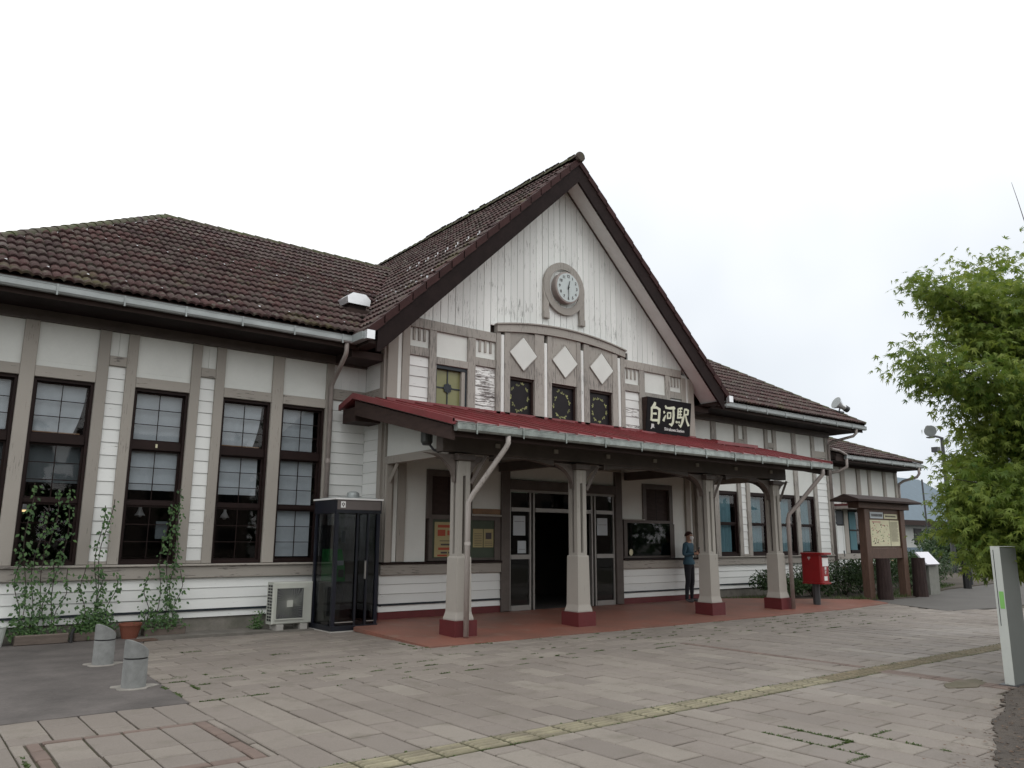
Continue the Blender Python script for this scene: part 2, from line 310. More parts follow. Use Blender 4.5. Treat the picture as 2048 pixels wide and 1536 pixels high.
# ------------------------------------------------------------------ mesh helpers
WPOS = {}
class MB:
    def __init__(s): s.v = []; s.f = []; s.a = []; s.mi = []
    def add(s, verts, faces, var=None, mi=0):
        o = len(s.v); s.v += [tuple(v) for v in verts]
        va = random.random() if var is None else var
        for f in faces: s.f.append(tuple(o+i for i in f)); s.a.append(va); s.mi.append(mi)
        return s
    def box(s, x0, x1, y0, y1, z0, z1, bev=0.0, var=None, mi=0):
        if bev <= 0:
            v = [(x0,y0,z0),(x1,y0,z0),(x1,y1,z0),(x0,y1,z0),(x0,y0,z1),(x1,y0,z1),(x1,y1,z1),(x0,y1,z1)]
            f = [(0,3,2,1),(4,5,6,7),(0,1,5,4),(1,2,6,5),(2,3,7,6),(3,0,4,7)]
            return s.add(v, f, var, mi)
        b = bev; v = []; f = []     # chamfered on the side that faces -y (front) all round
        v = [(x0,y0+b,z0),(x1,y0+b,z0),(x1,y0+b,z1),(x0,y0+b,z1),(x0+b,y0,z0+b),(x1-b,y0,z0+b),(x1-b,y0,z1-b),(x0+b,y0,z1-b),
             (x0,y1,z0),(x1,y1,z0),(x1,y1,z1),(x0,y1,z1)]
        f = [(4,5,6,7),(0,1,5,4),(1,2,6,5),(2,3,7,6),(3,0,4,7),(8,9,1,0),(9,10,2,1),(10,11,3,2),(11,8,0,3),(9,8,11,10)]
        return s.add(v, f, var, mi)
    def prism(s, pts, axis, a0, a1, var=None, mi=0):
        """pts: 2D polygon; axis 'y' -> (x,z), 'x' -> (y,z), 'z' -> (x,y)"""
        n = len(pts)
        def P(p, a): return {'y': (p[0], a, p[1]), 'x': (a, p[0], p[1]), 'z': (p[0], p[1], a)}[axis]
        v = [P(p, a0) for p in pts]+[P(p, a1) for p in pts]
        f = [tuple(range(n)), tuple(range(2*n-1, n-1, -1))]+[(i, i+n, (i+1) % n+n, (i+1) % n) for i in range(n)]
        return s.add(v, f, var, mi)
    def tube(s, pts, r, n=8, caps=True, var=None, mi=0):
        P = [Vector(p) for p in pts]; rr = r if isinstance(r, (list, tuple)) else [r]*len(P)
        v = []; f = []; ref = None
        for i, p in enumerate(P):
            d = (P[min(i+1, len(P)-1)]-P[max(i-1, 0)]).normalized()
            if ref is None: ref = Vector((0, 0, 1)) if abs(d.z) < 0.9 else Vector((1, 0, 0))
            u = d.cross(ref)
            if u.length < 1e-4: u = d.orthogonal()
            u.normalize(); w = d.cross(u); ref = w.cross(d) if False else ref
            for k in range(n):
                a = 2*math.pi*k/n; v.append(p+(u*math.cos(a)+w*math.sin(a))*rr[i])
        for i in range(len(P)-1):
            for k in range(n):
                k2 = (k+1) % n; f.append((i*n+k, i*n+k2, (i+1)*n+k2, (i+1)*n+k))
        if caps: f.append(tuple(range(n-1, -1, -1))); f.append(tuple((len(P)-1)*n+k for k in range(n)))
        return s.add(v, f, var, mi)
    def lathe(s, c, prof, n=16, axis='z', var=None, mi=0):
        v = []; f = []
        for (r, h) in prof:
            for k in range(n):
                a = 2*math.pi*k/n; q = (r*math.cos(a), r*math.sin(a))
                v.append({'z': (c[0]+q[0], c[1]+q[1], c[2]+h), 'y': (c[0]+q[0], c[1]+h, c[2]+q[1]), 'x': (c[0]+h, c[1]+q[0], c[2]+q[1])}[axis])
        for i in range(len(prof)-1):
            for k in range(n):
                k2 = (k+1) % n; f.append((i*n+k, i*n+k2, (i+1)*n+k2, (i+1)*n+k))
        if prof[0][0] > 1e-4: f.append(tuple(range(n-1, -1, -1)))
        if prof[-1][0] > 1e-4: f.append(tuple((len(prof)-1)*n+k for k in range(n)))
        return s.add(v, f, var, mi)
    def build(s, name, mats, parent=None, smooth=False, kind=None, label=None, fix=True):
        mats = mats if isinstance(mats, (list, tuple)) else [mats]
        xs = [v[0] for v in s.v]; ys = [v[1] for v in s.v]; zs = [v[2] for v in s.v]
        c = Vector(((min(xs)+max(xs))/2, (min(ys)+max(ys))/2, (min(zs)+max(zs))/2))
        me = bpy.data.meshes.new(name)
        me.from_pydata([(v[0]-c.x, v[1]-c.y, v[2]-c.z) for v in s.v], [], s.f)
        at = me.attributes.new('var', 'FLOAT', 'FACE'); at.data.foreach_set('value', s.a)
        for m in mats: me.materials.append(M[m] if isinstance(m, str) else m)
        if len(mats) > 1: me.polygons.foreach_set('material_index', s.mi)
        if fix:
            bm = bmesh.new(); bm.from_mesh(me); bmesh.ops.recalc_face_normals(bm, faces=bm.faces); bm.to_mesh(me); bm.free()
        if smooth: me.polygons.foreach_set('use_smooth', [True]*len(me.polygons))
        me.update()
        o = bpy.data.objects.new(name, me); COL.objects.link(o); place(o, c, parent)
        if kind: o['kind'] = kind
        if label: o['label'] = label
        return o
def place(o, c, parent):
    c = Vector(c); WPOS[o.name] = c
    if parent: o.parent = parent; o.location = c-WPOS[parent.name]
    else: o.location = c
def thing(name, label, cat, loc, group=None):
    o = bpy.data.objects.new(name, None); COL.objects.link(o); o.location = loc; o.empty_display_size = 0.2
    WPOS[o.name] = Vector(loc); o['label'] = label; o['category'] = cat
    if group: o['group'] = group
    return o
def tag(o, label, cat, group=None):
    o['label'] = label; o['category'] = cat
    if group: o['group'] = group
    return o
def copy_tree(src, dloc, parent=None):
    c = src.copy(); COL.objects.link(c)
    if parent: c.parent = parent; c.location = src.location
    else: c.location = src.location+Vector(dloc)
    WPOS[c.name] = WPOS[src.name]+Vector(dloc)
    for ch in list(src.children): copy_tree(ch, dloc, c)
    return c
def B(name, mat, parent, *b, bev=0.0, **k):
    return MB().box(*b, bev=bev).build(name, mat, parent, **k)
def text_mesh(name, s, size, mat, parent, origin, ux, uy, thick=0.004, offset=0.0, align='CENTER'):
    cu = bpy.data.curves.new('txt', 'FONT'); cu.body = s; cu.size = size; cu.extrude = thick; cu.offset = offset
    cu.align_x = align; cu.align_y = 'CENTER'; cu.resolution_u = 3
    o = bpy.data.objects.new('txt', cu); COL.objects.link(o)
    dg = bpy.context.evaluated_depsgraph_get(); me = bpy.data.meshes.new_from_object(o.evaluated_get(dg))
    bpy.data.objects.remove(o); bpy.data.curves.remove(cu)
    ux = Vector(ux).normalized(); uy = Vector(uy).normalized(); uz = ux.cross(uy)
    mt = Matrix((ux, uy, uz)).transposed().to_4x4(); me.transform(mt); me.materials.clear(); me.materials.append(M[mat])
    me.name = name
    ob = bpy.data.objects.new(name, me); COL.objects.link(ob); place(ob, origin, parent); return ob

# ================================================================== SETTING
def sheet(name, pts, z, mat, kind='structure', th=0.05):
    zf = z if callable(z) else (lambda x, y: z)
    n = len(pts); v = [(x, y, zf(x, y)) for x, y in pts]+[(x, y, zf(x, y)-th) for x, y in pts]
    f = [tuple(range(n)), tuple(range(2*n-1, n-1, -1))]+[(i, i+n, (i+1) % n+n, (i+1) % n) for i in range(n)]
    return MB().add(v, f).build(name, mat, None, kind=kind)
sheet('ground', [(-500, -500), (700, -500), (700, 700), (-500, 700)], -0.035, 'ground')
sheet('asphalt_path', [(-14, 7.95), (2.42, 7.95), (2.50, 9.7), (2.62, 10.9), (3.3, 13.25), (3.4, 13.9), (-14, 13.9)], 0.006, 'asphalt')
sheet('side_path', [(19.75, 10.1), (18.75, 8.3), (20.6, 8.0), (60, 8.0), (60, 16), (27, 11.9), (22.5, 10.75), (20.3, 10.85)], 0.012, 'asphalt_dark')
pz = lambda x, y: 0.02+0.075*max(0.0, min(1.0, (y-9.85)/3.15))
sheet('porch_floor', [(6.25, 9.85), (17.3, 9.85), (19.75, 10.15), (20.2, 10.9), (17.5, 12.6), (16.4, 13.02), (7.0, 13.02), (6.3, 12.3)], pz, 'red_floor', th=0.06)
sheet('concrete_apron', [(3.2, 13.3), (5.2, 13.12), (5.95, 12.95), (7.05, 13.0), (7.05, 13.85), (3.3, 13.85)], 0.016, 'apron')
sheet('soil_bed', [(20.3, 10.95), (22.5, 10.85), (27, 12.0), (60, 16.2), (60, 24), (16.6, 13.82), (16.2, 13.05), (17.6, 12.65)], 0.02, 'soil')
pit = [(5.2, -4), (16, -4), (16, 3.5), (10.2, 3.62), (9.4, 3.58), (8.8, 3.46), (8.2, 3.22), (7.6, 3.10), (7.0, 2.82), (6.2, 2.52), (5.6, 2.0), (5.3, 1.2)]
def ragged(P, amp, n=9, seed=4):
    q = random.Random(seed); out = []
    for k in range(len(P)):
        (a, b), (c, d) = P[k], P[(k+1) % len(P)]
        for m in range(n): t = m/n; out.append((a+(c-a)*t+q.gauss(0, amp), b+(d-b)*t+q.gauss(0, amp)))
    return out
sheet('pit_soil_and_tree_shade', ragged(pit, 0.016, 14), 0.018, 'soil_shade')  # wet soil; its dark colour also carries the maple's shade over the paving
sheet('soil_patch', ragged([(8.9, 3.98), (9.3, 3.86), (9.62, 3.92), (9.8, 4.1), (9.35, 4.16), (9.0, 4.12)], 0.016, 5, 8), 0.014, 'stain')
sheet('road', [(30, -60), (38, -60), (46, 7.95), (34, 7.95)], 0.010, 'asphalt_dark')

# ---- paving: plaza base plus slabs
plaza = sheet('plaza_paving', [(-12, -8), (30, -8), (30, 12.95), (-12, 12.95)], -0.012, 'joint')
def in_poly(x, y, P):
    c = False
    for i in range(len(P)):
        x1, y1 = P[i]; x2, y2 = P[i-1]
        if (y1 > y) != (y2 > y) and x < (x2-x1)*(y-y1)/(y2-y1)+x1: c = not c
    return c
stones = []      # (x0,x1,y0,y1,mat)
TY0, TY1 = 4.96, 5.25
J = 0.0065
frames = [(1.0, 2.32, 5.72, 7.12), (5.6, 6.9, 5.6, 7.2), (-1.2, 0.1, 5.72, 7.12)]
fr = frames[0]; fw_ = 0.11
def blocked(x0, x1, y0, y1):
    return x0 < fr[1]-0.01 and x1 > fr[0]+0.01 and y0 < fr[3]-0.01 and y1 > fr[2]+0.01
def clip_add(x0, x1, y0, y1, mat='paver'):
    if x1-x0 < 0.06 or y1-y0 < 0.06: return
    stones.append((x0, x1, y0, y1, mat))
# zone with slabs running along Y, between tactile strip and y=7.95 and in front of the tactile strip
def zoneY(x0, x1, y0, y1):
    i = 0; x = x0
    while x < x1-0.01:
        y = y0-(0.6 if i % 2 == 0 else 0.3)+(0.12*math.sin(i*12.9898) if False else 0)
        while y < y1:
            a, b = max(y, y0), min(y+0.6, y1)
            if b-a > 0.05:
                if not blocked(x, x+0.3, a, b): clip_add(x, x+0.3, a, b)
                else:
                    if a < fr[2]-0.06: clip_add(x, x+0.3, a, fr[2])
                    if b > fr[3]+0.06: clip_add(x, x+0.3, fr[3], b)
                    if x < fr[0]-0.06: clip_add(x, fr[0], max(a, fr[2]), min(b, fr[3]))
                    if x+0.3 > fr[1]+0.06: clip_add(fr[1], x+0.3, max(a, fr[2]), min(b, fr[3]))
            y += 0.6
        x += 0.3; i += 1
zoneY(-3.0, 21, TY1, 7.95)
zoneY(-3.0, 9.0, 1.8, TY0)
zoneY(9.0, 21, 3.6, TY0)
# brown frame and the slabs inside it
a, b_, c_, d_ = fr
for k in range(5):
    y0 = c_+k*(d_-c_)/5; y1 = y0+(d_-c_)/5
    stones.append((a, a+fw_, y0, y1, 'brown')); stones.append((b_-fw_, b_, y0, y1, 'brown'))
for k in range(4):
    x0 = a+fw_+k*(b_-a-2*fw_)/4; x1 = x0+(b_-a-2*fw_)/4
    stones.append((x0, x1, c_, c_+fw_, 'brown')); stones.append((x0, x1, d_-fw_*0.75, d_, 'brown'))
    for (p, q) in ((c_+fw_, 6.13), (6.13, 6.42), (6.42, d_-fw_*0.75)): stones.append((x0, x1, p, q, 'paver'))
# bricks running along X north of y=7.95
asp = [(-14, 7.95), (2.42, 7.95), (2.50, 9.7), (2.62, 10.9), (3.3, 13.25), (3.4, 13.9), (-14, 13.9)]
prc = [(6.25, 9.85), (17.3, 9.85), (19.75, 10.15), (20.2, 10.9), (17.5, 13), (6.9, 13.2), (6.3, 12.3)]
sidep = [(19.75, 10.1), (18.75, 8.3), (20.6, 8.0), (60, 8.0), (60, 16), (20.3, 10.85)]
row = 0; y = 7.95
def asp_edge(y):
    P = [(7.95, 2.42), (9.7, 2.50), (10.9, 2.62), (13.25, 3.3), (13.9, 3.4)]
    for (a, b), (c, d) in zip(P, P[1:]):
        if a <= y <= c: return b+(d-b)*(y-a)/(c-a)
    return 3.4
while y < 12.9:
    xe = asp_edge(y+0.15); x = 2.42-(0.3 if row % 2 else 0)
    while x < 22:
        cx, cy = x+0.3, y+0.15; a = max(x, xe)
        if x+0.6 > xe and not (6.6 < cx < 16.8 and cy > 10.2) and not in_poly(cx, cy, sidep) and not (y > 10.5 and x > 19):
            clip_add(a, x+0.6, y, min(y+0.3, 12.93))
        x += 0.6
    y += 0.3; row += 1
# cross band of brown slabs near the post
def stone_geom(mb, s):
    x0, x1, y0, y1, mt = s; h = random.gauss(0.0, 0.0016); tz = [0.006+h+random.gauss(0, 0.0016) for _ in range(4)]
    j = J+random.random()**3*0.008; x0 += j; x1 -= j; y0 += j; y1 -= j; c = 0.007
    v = [(x0+c, y0+c, tz[0]), (x1-c, y0+c, tz[1]), (x1-c, y1-c, tz[2]), (x0+c, y1-c, tz[3]),
         (x0, y0, tz[0]-c), (x1, y0, tz[1]-c), (x1, y1, tz[2]-c), (x0, y1, tz[3]-c),
         (x0, y0, -0.03), (x1, y0, -0.03), (x1, y1, -0.03), (x0, y1, -0.03)]
    f = [(0,1,2,3),(4,5,1,0),(5,6,2,1),(6,7,3,2),(7,4,0,3),(8,9,5,4),(9,10,6,5),(10,11,7,6),(11,8,4,7)]
    mb.add(v, f, mi=1 if mt == 'brown' else 0)
def area_px(s):
    ps = [proj((x, y, 0)) for x, y in ((s[0], s[2]), (s[1], s[2]), (s[1], s[3]), (s[0], s[3]))]
    if any(p is None for p in ps): return 0
    if all(not (-20 < p[0] < 2068 and 0 < p[1] < 1556) for p in ps): return 0
    A = 0
    for i in range(4): A += ps[i][0]*ps[i-1][1]-ps[i-1][0]*ps[i][1]
    return abs(A)/2
stones.sort(key=lambda s: -area_px(s))
rest = MB()
for i, s in enumerate(stones):
    if i < 297:
        mb = MB(); stone_geom(mb, s); mb.build('paving_slab', ['paver', 'brown_paver'], plaza, fix=False)
    else: stone_geom(rest, s)
rest.build('far_paving_slabs', ['paver', 'brown_paver'], plaza, kind='stuff', fix=False)

# tactile strip: blocks with raised bars
tac = MB(); k = 0; x = -3.0
tact = thing('tactile_paving', 'faded yellow strip of tactile guide blocks crossing the plaza', 'tactile paving', (6, 5.1, 0))
tact_rest = MB()
while x < 21:
    far = x > 8.2
    mb = MB() if x < 8.2 else tact_rest
    z = random.gauss(0.004, 0.001)
    mb.box(x+0.006, x+0.294, TY0+0.006, TY1-0.006, -0.03, z, mi=1)
    for q in range(4):
        yy = TY0+0.03+q*0.062
        v = [(x+0.02, yy, z+0.0), (x+0.28, yy, z+0.0), (x+0.28, yy+0.030, z), (x+0.02, yy+0.030, z),
             (x+0.03, yy+0.007, z+0.010), (x+0.27, yy+0.007, z+0.010), (x+0.27, yy+0.024, z+0.010), (x+0.03, yy+0.024, z+0.010)]
        mb.add(v, [(4,5,6,7),(0,1,5,4),(1,2,6,5),(2,3,7,6),(3,0,4,7)])
    if not far: mb.build('guide_block', ['tactile', 'tactile_moss'], tact)
    x += 0.3; k += 1
tact_rest.build('far_guide_blocks', ['tactile_far', 'tactile_moss'], tact)
bb = MB()
for k in range(14): bb.box(9.5, 9.62, 5.3+k*0.2, 5.49+k*0.2, -0.02, 0.0115)
for k in range(7): bb.box(9.35, 9.47, 3.6+k*0.2, 3.79+k*0.2, -0.02, 0.0115); bb.box(9.48, 9.60, 3.6+k*0.2, 3.79+k*0.2, -0.02, 0.0125)
bb.build('brown_paver_band', 'brown_paver', None, kind='structure')
# weeds in the joints
wd = MB()
def tuft(mb, x, y, n, h, spread):
    for _ in range(n):
        a = random.random()*6.28; r = random.random()*spread; px = x+math.cos(a)*r; py = y+math.sin(a)*r*0.6
        b = random.random()*6.28; w = 0.006+random.random()*0.008; hh = h*(0.4+random.random()*0.8)
        dx, dy = math.cos(b)*w, math.sin(b)*w; lx, ly = random.gauss(0, hh*0.7), random.gauss(0, hh*0.7)
        mb.add([(px-dx, py-dy, 0.0), (px+dx, py+dy, 0.0), (px+lx, py+ly, hh)], [(0, 1, 2)])
for _ in range(230):
    x = random.uniform(2.5, 17); row = random.randint(0, 6); y = 7.95+0.3*row
    if in_poly(x, y, prc) or in_poly(x, y, asp): continue
    L_ = random.random()*0.22; n = random.randint(3, 24)
    for q in range(6): tuft(wd, x+L_*q/6, y, n//3+1, 0.016, 0.02)
for (x, y, ln, ax) in [(2.45, 8.3, .25, 'y'), (2.44, 8.75, .2, 'y'), (2.5, 9.35, .3, 'x'), (2.7, 8.6, .25, 'y'), (6.0, 3.46, .66, 'y'), (6.0, 3.46, .66, 'y'), (6.0, 3.46, .66, 'y'), (5.7, 3.2, .85, 'y'), (5.7, 3.2, .85, 'y'), (5.7, 3.2, .85, 'y'),
                       (5.7, 3.46, .3, 'x'), (5.7, 3.46, .3, 'x'), (5.4, 3.16, .3, 'x'), (5.4, 3.16, .3, 'x'), (6.3, 3.46, .3, 'x'), (6.3, 2.8, .9, 'y'), (5.9, 9.9, .4, 'x'), (6.15, 10.1, .5, 'y'), (7.0, 9.8, .3, 'x'), (3.3, 11.4, .3, 'x'), (4.2, 10.5, .25, 'x'), (0.94, 6.2, .5, 'y')]:
    for q in range(22):
        t = random.random()*ln; tuft(wd, x+(t if ax == 'x' else 0), y+(t if ax == 'y' else 0), 6, 0.018, 0.016)
x = 0.0
for _ in range(260):
    x = random.uniform(-1, 14); tuft(wd, x, random.choice((TY0, TY1)), 4, 0.012, 0.015)
wo_ = wd.build('joint_weeds', 'weed', None, kind='stuff', fix=False); tag(wo_, 'small green weeds sprouting in the joints of the plaza paving', 'weeds')

# ================================================================== STATION BUILDING
ST = thing('station_building', 'white and taupe timber station with steep gable, brown tiles and red porch roof', 'station', (11.61, 16, 0))
WY, HY = 13.80, 13.00            # front planes of the wings and of the gabled hall
CX = 11.61
def mirror(r): return (2*CX-r[1], 2*CX-r[0])

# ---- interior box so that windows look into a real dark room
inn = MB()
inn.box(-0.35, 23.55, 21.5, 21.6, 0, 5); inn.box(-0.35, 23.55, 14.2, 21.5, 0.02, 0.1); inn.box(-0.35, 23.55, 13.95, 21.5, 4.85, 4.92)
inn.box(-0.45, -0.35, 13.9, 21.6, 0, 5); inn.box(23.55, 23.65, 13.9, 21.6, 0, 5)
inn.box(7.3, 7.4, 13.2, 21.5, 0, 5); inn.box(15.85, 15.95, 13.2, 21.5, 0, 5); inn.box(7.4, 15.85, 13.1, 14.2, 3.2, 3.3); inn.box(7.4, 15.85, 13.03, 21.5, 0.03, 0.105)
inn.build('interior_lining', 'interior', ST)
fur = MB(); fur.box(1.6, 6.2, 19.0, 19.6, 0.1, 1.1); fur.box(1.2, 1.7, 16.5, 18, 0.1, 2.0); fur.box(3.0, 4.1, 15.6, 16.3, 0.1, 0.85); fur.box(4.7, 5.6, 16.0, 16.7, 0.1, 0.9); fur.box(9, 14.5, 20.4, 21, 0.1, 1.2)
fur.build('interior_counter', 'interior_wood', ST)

# ---- walls
wall_l = B('wall', 'grey_concrete', ST, -0.53, 7.1, WY+0.02, WY+0.12, 0.0, 0.225)
wall_r = B('wall', 'grey_concrete', ST, 16.12, 23.75, WY+0.02, WY+0.12, 0.0, 0.225)
wall_h = B('wall', 'red_plinth', ST, 7.12, 9.86, HY-0.012, HY+0.1, 0.0, 0.22)
wall_h2 = B('wall', 'red_plinth', ST, 13.36, 16.1, HY-0.012, HY+0.1, 0.0, 0.22)
B('side_wall', 'plaster', ST, -0.53, -0.43, WY+0.13, 23.0, 0, 4.95); B('side_wall', 'plaster', ST, 23.65, 23.75, WY+0.13, 23.0, 0, 4.95)
B('back_wall', 'plaster', ST, -0.53, 23.75, 23.0, 23.1, 0, 4.95)

def boards_h(par, x0, x1, z0, z1, pitch, y, mat='white_board', peel=None):
    z = z0; 
    n = max(1, round((z1-z0)/pitch)); p = (z1-z0)/n
    for i in range(n):
        a = z0+i*p+0.003; b = z0+(i+1)*p-0.003; dy = random.random()*0.003
        m = mat if not peel or random.random() > peel else 'white_peel'
        v = [(x0, y-0.012-dy, a), (x1, y-0.012-dy, a), (x1, y+0.002-dy, b), (x0, y+0.002-dy, b), (x0, y+0.03, a), (x1, y+0.03, a), (x1, y+0.03, b), (x0, y+0.03, b)]
        MB().add(v, [(0,1,2,3),(4,5,1,0),(3,2,6,7),(0,3,7,4),(1,5,6,2)]).build('siding_board', m, par, fix=False)
def backing(par, x0, x1, y, z0, z1): B('backing_board', 'dark_brown', par, x0, x1, y+0.032, y+0.06, z0, z1)

def post(par, x0, x1, y, z0, z1, proud=0.055, mat='taupe'):
    return B('timber_post', mat, par, x0, x1, y-proud, y+0.03, z0, z1, bev=0.008)
def rail(par, x0, x1, y, z0, z1, proud=0.05, mat='taupe_h'):
    return B('timber_rail', mat, par, x0+0.002, x1-0.002, y-proud, y+0.03, z0, z1, bev=0.006)
def panel(par, x0, x1, y, z0, z1, mat='plaster'):
    return B('wall_panel', mat, par, x0, x1, y-0.004, y+0.03, z0, z1)

# ---- sash window of the wings
def cloth(name, mat, par, x0, x1, y, z0, z1, wav=0.015, n=14, skew=0.0, cornerlift=0.0):
    mb = MB(); v = []; f = []; m = 8
    for j in range(m+1):
        t = j/m; z = z1+(z0-z1)*t
        for i in range(n+1):
            s = i/n; xr = x1-skew*(t**2)
            x = x0+(xr-x0)*s
            v.append((x, y+wav*math.sin(s*23+j*0.2)*(0.3+t), z+cornerlift*(t**3)*max(0, s-0.55)))
    for j in range(m):
        for i in range(n): q = j*(n+1)+i; f.append((q, q+1, q+n+2, q+n+1))
    return mb.add(v, f).build(name, mat, par, smooth=True, fix=False)
def short_window(x0, x1):
    w = B('window', 'sash', ST, x0+0.002, x0+0.05, WY-0.01, WY+0.12, 1.10, 2.88)
    for (a, b, c, d) in ((x1-0.05, x1-0.002, 1.10, 2.88), (x0+0.05, x1-0.05, 2.80, 2.88), (x0+0.05, x1-0.05, 1.10, 1.17)): B('frame', 'sash', w, a, b, WY-0.01, WY+0.12, c, d)
    for (z0, z1, y) in ((1.17, 1.98, 0.045), (1.98, 2.80, 0.025)):
        sf = MB(); a, b = x0+0.05, x1-0.05; sf.box(a, a+.035, WY+y, WY+y+.03, z0, z1); sf.box(b-.035, b, WY+y, WY+y+.03, z0, z1); sf.box(a+.035, b-.035, WY+y, WY+y+.03, z0, z0+.045); sf.box(a+.035, b-.035, WY+y, WY+y+.03, z1-.04, z1)
        sf.build('sash_frame', 'sash', w); B('pane', 'glass', w, a+.035, b-.035, WY+y+.012, WY+y+.015, z0+.045, z1-.04)
    cloth('curtain', 'curtain_teal', w, x0+0.06, x0+(x1-x0)*0.80, WY+0.13, 1.2, 2.78, 0.012, 18)
    return w
def wing_window(par, x0, x1, style, right=False):
    w = B('window', 'sash', par, x0+0.002, x0+0.045, WY+0.0, WY+0.2, 1.10, 3.93)      # left jamb mesh carries the pieces
    zt, zb = 3.93, 1.10
    for (a, b, c, d, nm) in ((x1-0.045, x1-0.002, zb, zt, 'frame'), (x0+0.045, x1-0.045, zt-0.05, zt, 'frame'), (x0+0.045, x1-0.045, zb, zb+0.05, 'frame')):
        B(nm, 'sash', w, a, b, WY+0.0, WY+0.2, c, d)
    B('transom', 'sash', w, x0+0.045, x1-0.045, WY+0.03, WY+0.12, 2.93, 3.07, bev=0.006)
    B('meeting_rail', 'sash', w, x0+0.045, x1-0.045, WY+0.06, WY+0.12, 2.03, 2.09, bev=0.004)
    if style in (1, 3): B('wooden_batten', 'sash_ochre', w, x0+0.06, x1-0.12, WY+0.10, WY+0.125, 3.075, 3.115)
    xa, xb = x0+0.045, x1-0.045
    for (z0, z1) in ((3.07, zt-0.05), (2.09, 2.93), (zb+0.05, 2.03)):
        s = MB(); y0, y1 = WY+0.085, WY+0.105; sw = 0.028
        s.box(xa, xa+sw, y0, y1, z0, z1); s.box(xb-sw, xb, y0, y1, z0, z1); s.box(xa+sw, xb-sw, y0, y1, z0, z0+sw); s.box(xa+sw, xb-sw, y0, y1, z1-sw, z1)
        s.build('sash_frame', 'sash', w)
        g = MB(); mx = (xa+xb)/2; g.box(mx-0.006, mx+0.006, y0+0.002, y1-0.004, z0+sw, z1-sw)
        h = (z1-z0-2*sw)
        for q in (1, 2): zz = z0+sw+h*q/3; g.box(xa+sw, mx-0.007, y0+0.002, y1-0.004, zz-0.006, zz+0.006); g.box(mx+0.007, xb-sw, y0+0.002, y1-0.004, zz-0.006, zz+0.006)
        g.build('glazing_bars', 'sash', w)
        B('pane', 'glass', w, xa+sw, xb-sw, y0+0.008, y0+0.011, z0+sw, z1-sw)
    yb = WY+0.16
    if right:
        cloth('curtain', 'curtain_teal', w, xa+0.01, xa+(xb-xa)*0.66, yb, zb+0.08, zt-0.06, 0.012, 18)
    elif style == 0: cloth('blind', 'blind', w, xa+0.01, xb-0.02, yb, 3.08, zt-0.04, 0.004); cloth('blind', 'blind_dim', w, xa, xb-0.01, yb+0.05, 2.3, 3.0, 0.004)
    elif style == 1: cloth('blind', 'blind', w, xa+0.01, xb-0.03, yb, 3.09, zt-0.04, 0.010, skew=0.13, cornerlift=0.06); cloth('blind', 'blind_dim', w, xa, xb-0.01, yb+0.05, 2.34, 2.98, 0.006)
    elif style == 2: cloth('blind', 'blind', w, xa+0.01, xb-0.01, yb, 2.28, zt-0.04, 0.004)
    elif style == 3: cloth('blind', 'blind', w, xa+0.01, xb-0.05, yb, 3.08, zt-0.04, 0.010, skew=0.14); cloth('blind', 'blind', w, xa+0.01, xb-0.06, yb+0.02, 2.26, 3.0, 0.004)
    elif style == 4: cloth('blind', 'blind', w, xa+0.01, xb-0.10, yb, 3.0, zt-0.04, 0.004); cloth('blind', 'blind', w, xa+0.01, xb-0.06, yb+0.02, 1.2, 3.0, 0.004)
    return w
def wing(par, mir):
    X = (lambda a, b: mirror((a, b))) if mir else (lambda a, b: (a, b))
    wins = [(0.45, 1.30, 0), (1.50, 2.34, 1), (2.93, 3.79, 2), (4.36, 5.22, 3), (5.43, 6.27, 4)]
    for a, b, st in wins:
        a, b = X(a, b)
        if mir:
            short_window(a, b); panel(par, a, b, WY, 2.885, 4.80); continue
        wing_window(ST, a, b, st, mir)
        rail(par, a, b, WY, 3.93, 4.10)
        panel(par, a, b, WY, 4.10, 4.80)
        B('panel_bead', 'plaster', par, a+0.002, b-0.002, WY-0.008, WY-0.002, 4.185, 4.192)
    posts = [(-0.53, -0.35), (0.27, 0.45), (1.30, 1.50), (2.34, 2.51), (2.77, 2.93), (3.79, 3.95), (4.20, 4.36), (5.22, 5.43), (6.27, 6.42)]
    for a, b in posts: a, b = X(a, b); post(par, a, b, WY, 1.10, 4.80, mat='taupe_worn' if mir else 'taupe')
    for a, b in ((2.51, 2.77), (3.95, 4.20)):
        a, b = X(a, b); backing(par, a, b, WY, 1.1, 4.8)
        m_ = (a+b)/2
        panel(par, a, m_-0.002, WY, 4.40, 4.80); panel(par, m_+0.002, b, WY, 4.40, 4.80)
        rail(par, a, b, WY, 4.24, 4.40); boards_h(par, a, b, 1.15, 4.24, 0.206, WY); rail(par, a, b, WY, 1.10, 1.15, 0.04)
    for a, b in ((-0.35, 0.27), (6.42, 7.12)):
        a, b = X(a, b); backing(par, a, b, WY, 1.1, 4.8)
        n = 4
        for q in range(n): panel(par, a+(b-a)*q/n+0.002, a+(b-a)*(q+1)/n-0.002, WY, 4.33, 4.80, 'white_board')
        rail(par, a, b, WY, 4.12, 4.33); boards_h(par, a, b, 1.10, 4.12, 0.206, WY)
    a, b = X(-0.53, 7.10)
    rail(par, a, b, WY, 0.87, 1.06, 0.06); B('sill_cap', 'taupe_h', par, a, b, WY-0.10, WY+0.03, 1.062, 1.095, bev=0.006)
    backing(par, a, b, WY, 0.23, 0.87)
    boards_h(par, a, b, 0.365, 0.87, 0.168, WY); B('drip_strip', 'leading', par, a, b, WY-0.028, WY+0.03, 0.335, 0.363)
    boards_h(par, a, b, 0.232, 0.335, 0.11, WY)
wing(wall_l, False); wing(wall_r, True)
